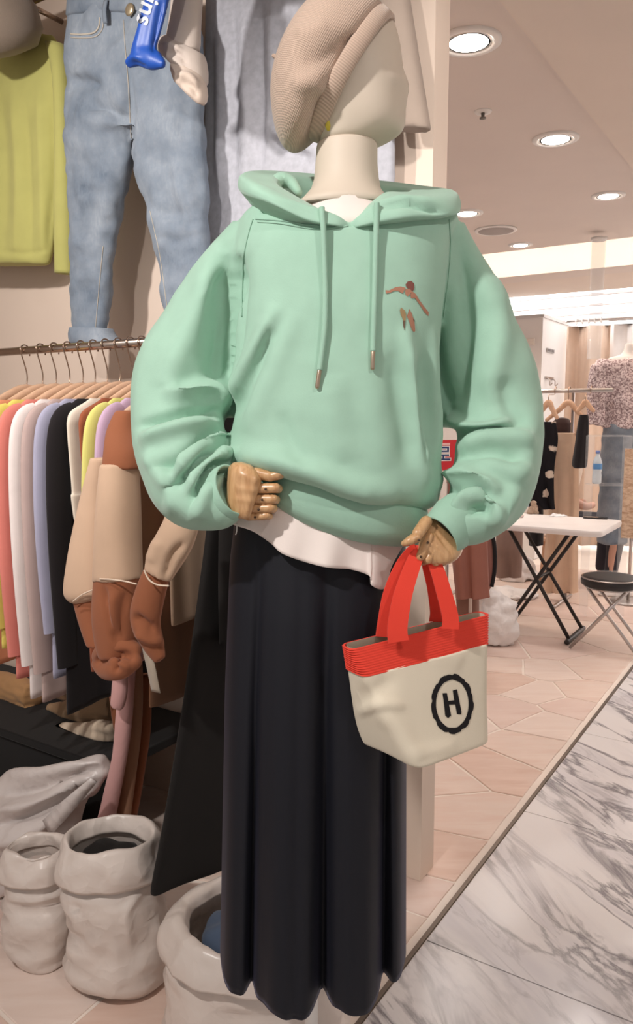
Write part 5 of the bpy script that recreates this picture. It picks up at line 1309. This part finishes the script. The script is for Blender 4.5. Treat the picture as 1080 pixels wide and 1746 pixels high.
lr = thing('low_rail', W(A3, float(at(800, 960, 4.3) @ Vv), 0), 'metal rail carrying the brown skirt behind the tote bag', 'rack')
zr3 = 1.02; bq0, bq1 = float(apl(806, 900, A3) @ Vv), float(apl(764, 900, A3) @ Vv)
mk('rail', tube([W(A3, bq0, zr3), W(A3, bq1, zr3)], .010, 12), M_alu, lr)
for q in (bq0, bq1): mk('upright', tube([W(A3, q, .01), W(A3, q, zr3)], .010, 12), M_alu, lr); mk('foot', tube([W(A3 - .2, q, .012), W(A3 + .2, q, .012)], .012, 10, rounded=True), M_alu, lr)
sheet('brown_skirt', [(812, 766, 826), (860, 764, 828), (930, 768, 830), (1000, 774, 832), (1020, 775, 833)], A3 - .05, M_bskirt, 'brown skirt hanging behind the coral bag handles', 'skirt', 2.2, .03, 1.0)
sheet('rolled_brown_cloth', [(1000, 778, 816), (1030, 780, 815), (1062, 782, 814), (1075, 784, 812)], A3 + .10, fm('brown_box_cloth', (140, 104, 92)), 'brown cloth roll showing below the brown skirt', 'cloth', 1.0, .05, 2.0)
hb = thing('brown_handbag', apl(833, 990, A3 + .3), 'brown bag with black edge hanging beside the brown skirt', 'bag')
V, Fq = fuse([rows_a([(905, 812, 838, A3 + .3, .04), (930, 808, 842, A3 + .3, .05), (970, 810, 843, A3 + .3, .05), (1000, 816, 838, A3 + .3, .04), (1008, 820, 834, A3 + .3, .02)], 28, 2.2, 16)], .012, 2); mk('panel', (V, Fq), fm('brown_bag_cloth', (146, 98, 88)), hb)
mk('edge_binding', tube([apl(x, y, A3 + .29) for x, y in ((826, 880), (838, 905), (844, 935), (844, 970), (839, 1000))], .012, 10, sub=20), M_blk, hb)
# red price sign with blue lettering seen between body and sleeve
sg0 = apl(764, 776, A3 - .02); sx = nrm(np.array([1.0, .25, 0])); sgn_t = thing('red_price_sign', sg0 - Zv * .09, 'small red sign with blue lettering seen between body and sleeve', 'sign')
mk('card', box(sg0, sx * .09, np.cross(Zv, sx) * .003, Zv * .085), plain('red_card', (206, 44, 52), .5), sgn_t, smooth=False)
fdir = np.cross(sx, Zv)
mk('letter_outline', text_geo('로', .10, sg0 - sx * .028 + fdir * .0042, sx, Zv, .0004, 3, .006), plain('sign_white', (236, 232, 230), .5), sgn_t, smooth=False)
mk('lettering', text_geo('로', .10, sg0 - sx * .028 + fdir * .0055, sx, Zv, .0004, 3, .001), plain('sign_blue', (40, 62, 110), .5), sgn_t, smooth=False)
mk('sign_post', tube([sg0 - Zv * .085, np.array([sg0[0], sg0[1], zr3])], .005, 8), M_alu, sgn_t)
mk('small_lettering', box(sg0 - sx * .02 + Zv * .062 + fdir * .004, sx * .03, fdir * .0008, Zv * .006), plain('sign_pink', (240, 190, 186), .5), sgn_t, smooth=False)

# rack behind the table
A2 = 5.8
r2 = thing('rear_clothes_rack', W(A2, float(apl(985, 665, A2) @ Vv), 0), 'chrome clothes rack behind the white table', 'rack')
bz0, bz1, zr2 = float(apl(1046, 665, A2) @ Vv), float(apl(796, 668, A2) @ Vv), float(apl(985, 666, A2)[2])
mk('rail', tube([W(A2, bz0, zr2), W(A2, bz1, zr2)], .016, 14), M_alu, r2)
for q in (bz0 + .30, bz1): mk('upright', tube([W(A2 + .1, q, .01), W(A2 + .1, q, zr2 - .0), W(A2, q, zr2)], .011, 12), M_alu, r2); mk('foot', tube([W(A2 - .2, q, .012), W(A2 + .25, q, .012)], .013, 10, rounded=True), M_alu, r2)
def face_hanger(px, apex_py, lpx, rpx, tip_py, lab, a):
    ap, l, r = apl(px, apex_py, a), apl(lpx, tip_py, a), apl(rpx, tip_py, a)
    t = thing('wooden_hanger', l, lab, 'hanger', 'hangers on the rear rack')
    mk('bar', tube([l, (l * .45 + ap * .55), ap, (r * .45 + ap * .55), r], [.014, .018, .022, .018, .014], 12, ref=U, flat=.5, sub=24, rounded=True), M_hang, t)
    top = np.array([ap[0], ap[1], zr2]) + U * (A2 - a); mk('hook', tube([ap, ap + Zv * .05, top - Zv * .026 - U * .032, top + Zv * .008 - U * .031, top + Zv * .032, top + Zv * .006 + U * .031], .003, 8, sub=24), M_wire, t)
face_hanger(970, 686, 933, 1000, 716, 'pale wooden hanger holding the beige slip dress', A2 - .02)
face_hanger(936, 686, 915, 950, 712, 'wooden hanger holding the black flowered dress', A2 - .17)
face_hanger(999, 686, 986, 1012, 700, 'wooden hanger holding the black camisole', A2 - .16)
def floral():
    m, nt, p = base_mat('black_flower_print', (30, 28, 32), .9, 0, .2)
    tc = nd(nt, 'ShaderNodeTexCoord'); v = nd(nt, 'ShaderNodeTexVoronoi', i_Scale=9.0); n = nd(nt, 'ShaderNodeTexNoise', i_Scale=16.0, i_Detail=3.0)
    nt.links.new(tc.outputs['Object'], v.inputs['Vector']); nt.links.new(tc.outputs['Object'], n.inputs['Vector'])
    s = nd(nt, 'ShaderNodeMath', operation='MULTIPLY'); s.inputs[1].default_value = .55; nt.links.new(n.outputs[0], s.inputs[0])
    a = nd(nt, 'ShaderNodeMath', operation='ADD'); nt.links.new(v.outputs['Distance'], a.inputs[0]); nt.links.new(s.outputs[0], a.inputs[1])
    r = ramp(nt, a.outputs[0], [(.52, (1, 1, 1, 1)), (.56, (0, 0, 0, 1))]); mixcol(nt, r.outputs[0], lin((30, 28, 32)), lin((214, 196, 180)), p.inputs['Base Color']); return m
sheet('flowered_dress', [(719, 918, 948), (750, 912, 952), (800, 900, 946), (850, 908, 946), (868, 925, 948)], A2 - .17, floral(), 'black dress with cream flowers on the rear rack', 'dress', 1.5, .03, 2.0, 'clothes on the rear rack')
sheet('beige_slip_dress', [(738, 940, 984), (760, 938, 986), (850, 938, 988), (930, 930, 986), (1000, 924, 986), (1010, 926, 986)], A2 + .02, fm('beige_satin', (222, 190, 164)), 'long beige slip dress hanging behind the table legs', 'dress', 2.5, .04, 3.0, 'clothes on the rear rack')
for x0, x1 in ((937, 942), (986, 983)): mk('dress_strap', tube([apl(x0, 722, A2 - .0), apl(x1, 742, A2 + .0)], .006, 8), fm('beige_strap', (222, 190, 164)), bpy.data.objects['beige_slip_dress'])
sheet('black_camisole', [(707, 990, 1003), (720, 986, 1004), (760, 980, 1003), (790, 975, 1001), (798, 978, 998)], A2 - .16, M_blk, 'black camisole at the right of the rear rack', 'top', 1.2, .03, 1.0, 'clothes on the rear rack')
sheet('taupe_skirt', [(840, 850, 893), (900, 847, 892), (960, 845, 891), (984, 846, 890)], 5.35, M_tskirt, 'taupe skirt hanging below the left end of the table', 'skirt', 1.6, .04, 2.0, 'clothes on the rear rack')
sheet('black_shorts', [(850, 902, 926), (900, 902, 926), (930, 901, 925)], 5.9, M_blk, 'black shorts showing under the table edge', 'shorts', 1.0, .04, 1.0, 'clothes on the rear rack')
# white bundles on the floor behind
for i, (px, py, sx_, sy_, h, lab) in enumerate([(884, 988, .17, .12, .20, 'grey-white plastic bundle on the floor behind the crossed table legs'), (872, 1018, .22, .12, .08, 'flat white plastic sheet spread on the floor left of the table legs'), (1064, 1015, .20, .07, .06, 'flat white plastic sheet on the floor behind the stool')]):
    crumple('plastic_bundle', onz(px, py, 0), sx_, sy_, h, M_cbag, lab, 'bundle', 3.0 * i + 1)
# person seated behind the rack
hp = at(963, 738, 6.4); zf = 0.0
person = thing('person', (hp[0], hp[1], 0), 'seated person with dark hair in a pale top, half hidden by the rear rack', 'person')
X_ = np.array([1.0, 0, 0])
def rel(x, y, z): return np.array([hp[0] + x, hp[1] + y, z])
hz = hp[2]
hd3 = lathe(rel(0, 0, hz - .105), [(.03, 0), (.052, .02), (.068, .06), (.076, .11), (.074, .16), (.055, .20), (.02, .215)], 28)
V, Fq = fuse([hd3, ptube([(0, 0, 1, 1), (1, 0, 1, 1)], 8) if False else tube([rel(0, .01, hz - .2), rel(0, .01, hz - .06)], .05, 16), tube([rel(.07, -.005, hz - .005), rel(.092, -.008, hz - .03)], [.016, .013], 10, rounded=True),
              tube([rel(-.02, .02, .48), rel(-.02, .02, .75), rel(-.01, .02, hz - .25), rel(0, .01, hz - .18)], [.15, .14, .16, .07], 20, ref=Yd, flat=.7, sub=16),
              tube([rel(-.02, -.16, hz - .24), rel(-.02, -.20, hz - .48), rel(.12, -.17, hz - .58), rel(.22, -.1, hz - .58)], [.048, .042, .034, .028], 14, sub=20, rounded=True), tube([rel(-.02, .18, hz - .24), rel(-.02, .22, hz - .48), rel(.12, .18, hz - .58), rel(.22, .12, hz - .58)], [.048, .042, .034, .028], 14, sub=20, rounded=True),
              tube([rel(-.02, -.08, .50), rel(.38, -.10, .50), rel(.42, -.10, .42), rel(.40, -.10, .08), rel(.50, -.10, .04)], [.085, .065, .06, .04, .035], 14, sub=24, rounded=True), tube([rel(-.02, .12, .50), rel(.38, .12, .50), rel(.42, .12, .42), rel(.40, .12, .08), rel(.50, .12, .04)], [.085, .065, .06, .04, .035], 14, sub=24, rounded=True)], .011, 3)
V[:, 2] = np.maximum(V[:, 2], .002)
mk('figure', (V, Fq), plain('skin', (206, 160, 140), .6), person)
hv, hf = fuse([lathe(rel(-.022, .005, hz - .06), [(.05, -.02), (.085, .03), (.092, .09), (.082, .14), (.05, .175), (.01, .185)], 28), lathe(rel(-.09, .01, hz - .02), [(.01, 0), (.05, .02), (.055, .06), (.03, .09)], 20)], .008, 3)
mk('hair', (hv, hf), fm('dark_hair', (52, 36, 34)), person)
mk('top_garment', tube([rel(-.02, .02, .50), rel(-.02, .02, .76), rel(-.01, .02, hz - .25), rel(0, .012, hz - .185)], [.165, .155, .175, .085], 24, ref=Yd, flat=.74, sub=16), fm('pale_top', (226, 206, 188)), person)
mk('trousers', join([tube([rel(-.02, s, .50), rel(.38, s, .505), rel(.425, s, .42), rel(.40, s, .12)], [.095, .075, .07, .052], 16, sub=24, rounded=True) for s in (-.09, .12)]), fm('dark_trousers', (60, 58, 66)), person)
stp = thing('wooden_stool', rel(-.02, .02, 0), 'plain stool that the seated person sits on', 'stool')
mk('seat', cyl(rel(-.02, .02, .37), Zv, .17, .03, 24), M_hang, stp)
for q in range(4): mk('leg', tube([rel(-.02 + .14 * math.cos(q * 1.571 + .78), .02 + .14 * math.sin(q * 1.571 + .78), 0.0), rel(-.02 + .11 * math.cos(q * 1.571 + .78), .02 + .11 * math.sin(q * 1.571 + .78), .375)], .014, 10), M_hang, stp)

# display torso in speckled blouse and jeans at the right edge
def speckle():
    m, nt, p = base_mat('speckled_print', (206, 186, 186), .9, 0, .2)
    tc = nd(nt, 'ShaderNodeTexCoord'); n = nd(nt, 'ShaderNodeTexNoise', i_Scale=85.0, i_Detail=3.0); nt.links.new(tc.outputs['Object'], n.inputs['Vector'])
    r = ramp(nt, n.outputs[0], [(.40, lin((148, 126, 128))), (.50, lin((204, 184, 186))), (.60, lin((236, 222, 222)))]); nt.links.new(r.outputs[0], p.inputs['Base Color']); return m
YT = 5.75; tm = thing('display_torso', (at(1078, 900, YT)[0], YT, 0), 'white display torso on a chrome stand at the right edge', 'mannequin')
V, Fq = fuse([rows_Y([(585, 585, 1068, 1092, YT, .05), (604, 604, 1060, 1100, YT, .05), (614, 614, 1034, 1126, YT, .07), (650, 650, 1036, 1124, YT, .10), (700, 700, 1042, 1118, YT, .09), (740, 740, 1040, 1120, YT, .10), (800, 800, 1042, 1118, YT, .09)], 32, 2.2, 24)], .012, 3)
mk('torso', (V, Fq), M_white, tm)
bx_ = at(1078, 900, YT)[0]; mk('stand_pole', tube([(bx_, YT, .012), (bx_, YT, float(at(1078, 790, YT)[2]))], .012, 14), M_alu, tm); mk('stand_base', lathe((bx_, YT, 0), [(.14, 0), (.145, .004), (.13, .012), (.03, .016)], 36), M_alu, tm)
V, Fq = fuse([rows_Y([(612, 612, 1022, 1132, YT, .085), (625, 625, 1016, 1140, YT, .115), (680, 680, 1030, 1126, YT, .125), (715, 715, 1034, 1122, YT, .13), (728, 736, 1028, 1128, YT, .13)], 40, 2.3, 20), ptube([(1022, 622, 14, YT), (1020, 660, 18, YT), (1018, 700, 17, YT), (1016, 725, 15, YT)], 16, 1, 14)], .010, 2)
mk('speckled_blouse', rumple(V, Fq, .02, 9.0, 2.0) if False else (rumple(V, Fq, .015, 9.0, 2.0), Fq), speckle(), label='greyish pink speckled blouse on the display torso', cat='blouse')
V, Fq = fuse([rows_Y([(722, 722, 1032, 1124, YT, .125), (770, 770, 1026, 1130, YT, .13), (815, 815, 1024, 1130, YT, .12)], 32, 2.3, 12), rows_Y([(800, 800, 1024, 1076, YT, .09), (860, 860, 1022, 1070, YT, .085), (925, 925, 1020, 1066, YT, .08)], 24, 2.3, 10), rows_Y([(800, 800, 1080, 1132, YT, .09), (925, 925, 1088, 1134, YT, .08)], 24, 2.3, 10)], .010, 2)
mk('display_jeans', (rumple(V, Fq, .02, 10.0, 4.0), Fq), M_denim, label='grey-blue jeans on the display torso behind the table', cat='jeans')
# clear acrylic stand with a water bottle
YA = 5.36 
ac = thing('acrylic_stand', at(1030, 1046, 5.36), 'clear acrylic shelf stand in front of the display jeans', 'shelf')
xa0, xa1 = at(1003, 850, YA)[0], at(1066, 850, YA)[0]; zA1, zA2, zA0 = float(at(1030, 743, YA)[2]), float(at(1030, 826, YA)[2]), 0.0
for x in (xa0, xa1):
    for y in (YA - .0, YA + .0): pass
    mk('side_panel', box((x, YA + .0, zA1 / 2 + .004), X_ * .004, Yd * .075, Zv * (zA1 / 2 - .004)), M_clear, ac, smooth=False)
for z in (zA1, zA2, .30): mk('shelf_plate', box(((xa0 + xa1) / 2, YA, z), X_ * ((xa1 - xa0) / 2 - .005), Yd * .075, Zv * .005), M_clear, ac, smooth=False)
wbz = zA2 + .0055; wbx = at(1018, 820, YA)[0]; wt = thing('water_bottle', (wbx, YA, wbz), 'clear water bottle with blue label on the acrylic shelf', 'bottle')
mk('bottle', lathe((wbx, YA, wbz), [(.026, 0), (.031, .006), (.031, .06), (.028, .075), (.031, .09), (.031, .145), (.022, .175), (.012, .195), (.012, .212)], 28), plain('bottle_plastic', (214, 224, 232), .15), wt)
mk('label', lathe((wbx, YA, wbz + .10), [(.0315, 0), (.032, .001), (.032, .038), (.0315, .039)], 28), plain('blue_label', (96, 150, 206), .4), wt); mk('cap', cyl((wbx, YA, wbz + .208), Zv, .0145, .02, 20), plain('blue_cap', (120, 140, 200), .4), wt)
# clear tube hanging from the ceiling
tp = onz(1022, 405, CEIL - .035) ; yt = tp[1]; zb3 = float(at(1022, 612, yt)[2])
ct_ = thing('hanging_acrylic_tube', (tp[0], yt, zb3), 'clear acrylic tube hanging down in front of the curtain', 'tube')
mk('tube_wall', loft([np.array([tp[0], yt, 0]) + np.column_stack([r * np.cos(an), r * np.sin(an), 0 * an + z]) for r, z in ((.046, zb3), (.046, CEIL - .036), (.042, CEIL - .036), (.042, zb3), (.046, zb3))], cap=False), M_clear, ct_)
mk('collar', lathe((tp[0], yt, CEIL - .056), [(.048, 0), (.052, .003), (.052, .0205)], 28), M_trimw, ct_)
sgx = at(1022, 572, yt + .12)
# rough wooden board at the very right
wbd = apl(1082, 840, 5.35)
wz0, wz1 = float(apl(1082, 918, 5.35)[2]), float(apl(1082, 765, 5.35)[2])
wdb = thing('wood_display_board', (wbd[0], wbd[1], 0), 'pale pine board with knots at the right picture edge', 'board')
mk('board', box((wbd[0] + .02, wbd[1], (wz0 + wz1) / 2), np.array([.085, -.02, 0]), np.array([.004, .012, 0]), Zv * (wz1 - wz0) / 2), wood('rough_pine', (232, 204, 176), (186, 140, 108), 8.0, .6, (3, 3, 6)), wdb, smooth=False)
mk('post', tube([(wbd[0] + .07, wbd[1] + .02, 0), (wbd[0] + .07, wbd[1] + .02, wz1 - .05)], .012, 12), M_alu, wdb)

# fitting room: white partition, sign plate, curtain on rings
A4 = 7.45
fb0, fb1 = float(apl(926, 560, A4) @ Vv), float(apl(926, 560, A4) @ Vv) + 2.6
z4 = float(apl(926, 541, A4)[2])
fit = thing('fitting_room', W(A4 + .6, (fb0 + fb1) / 2, 0), 'white fitting room partition behind the rear rack', 'partition')
mk('front_panel', abox(A4, A4 + .04, fb0, fb1, 0, z4), M_white, fit, smooth=False)
mk('side_panel', abox(A4 + .04, A4 + 1.2, fb0, fb0 + .04, 0, z4), M_white, fit, smooth=False)
mk('top_trim', abox(A4 - .01, A4 + 1.2, fb0 - .01, fb1, z4, z4 + .03), M_rib if False else plain('grey_trim', (206, 202, 200), .5), fit, smooth=False)
c = bpl(939, 598, fb0 - .0061); mk('room_sign', box(c, U * .12, Vv * .006, Zv * .018), plain('grey_letter_plate', (176, 172, 172), .5), label='small grey lettered plate on the white fitting room panel', cat='sign', smooth=False)
for k in range(5): mk('letter_bar', box(c - Vv * .007 + U * (.086 - .043 * k), U * .014, Vv * .0008, Zv * .011), plain('plate_ink', (120, 116, 118), .6), bpy.data.objects['room_sign'], smooth=False)
c = apl(903, 583, A4 - .02); mk('wall_box', box(c, Vv * .05, U * .018, Zv * .03), plain('cream_switch_box', (226, 218, 210), .5), smooth=False, bevel=.004, label='small cream box fixed on the white fitting room panel', cat='box')
c = bpl(937, 645, fb0 - .005); hk_ = thing('wall_hooks', c, 'metal hook rail on the white fitting room panel', 'hook')
mk('plate', box(c, U * .14, Vv * .006, Zv * .012), M_alu, hk_, smooth=False)
for d in (-.09, .09): mk('hook', tube([c + U * d, c + U * d - Vv * .03 - Zv * .02, c + U * d - Vv * .035 - Zv * .07, c + U * d - Vv * .06 - Zv * .05], .006, 8, sub=16), M_alu, hk_)
A5 = A4 + .75
cu = thing('fitting_curtain', apl(1000, 880, A5), 'beige curtain on rings beside the white fitting room', 'curtain')
cb0, cb1 = float(apl(1038, 600, A5) @ Vv), min(float(apl(948, 600, A5) @ Vv), fb0 - .03); zc1 = float(apl(1000, 556, A5)[2])
rings = []
sb = np.linspace(cb0, cb1, 90)
for z in np.linspace(.06, zc1, 10): rings.append(np.array([W(A5 + .05 * math.sin(q * 24) + .015 * math.sin(q * 61), q, z) for q in sb] + [W(A5 + .012 + .05 * math.sin(q * 24) + .015 * math.sin(q * 61), q, z) for q in sb[::-1]]))
mk('cloth', loft(rings), fm('beige_curtain', (226, 200, 180)), cu)
mk('curtain_rod', tube([W(A5, cb0 - .3, zc1 + .06), W(A5, fb0 - .014, zc1 + .06)], .014, 12), M_alu, cu)
for q in np.linspace(cb0 + .08, cb1 - .08, 5):
    mk('ring', tube([W(A5 + .028 * math.cos(x), q, zc1 + .05 + .028 * math.sin(x)) for x in np.linspace(0, 2 * math.pi, 20)], .005, 8), M_trimw, cu)
cu2 = thing('white_curtain', apl(1070, 900, A5 + .2), 'white curtain panel at the far right behind the display torso', 'curtain')
c20, c21 = float(apl(1200, 600, A5 + .2) @ Vv), float(apl(1037, 600, A5 + .2) @ Vv); sb = np.linspace(c20, c21, 90); rings = []
for z in np.linspace(.06, zc1 + .02, 10): rings.append(np.array([W(A5 + .2 + .03 * math.sin(q * 26), q, z) for q in sb] + [W(A5 + .212 + .03 * math.sin(q * 26), q, z) for q in sb[::-1]]))
mk('cloth', loft(rings), fm('white_curtain_cloth', (240, 236, 234)), cu2)
mk('curtain_rod', tube([W(A5 + .2, c20, zc1 + .07), W(A5 + .2, c21, zc1 + .07)], .014, 12), M_alu, cu2)
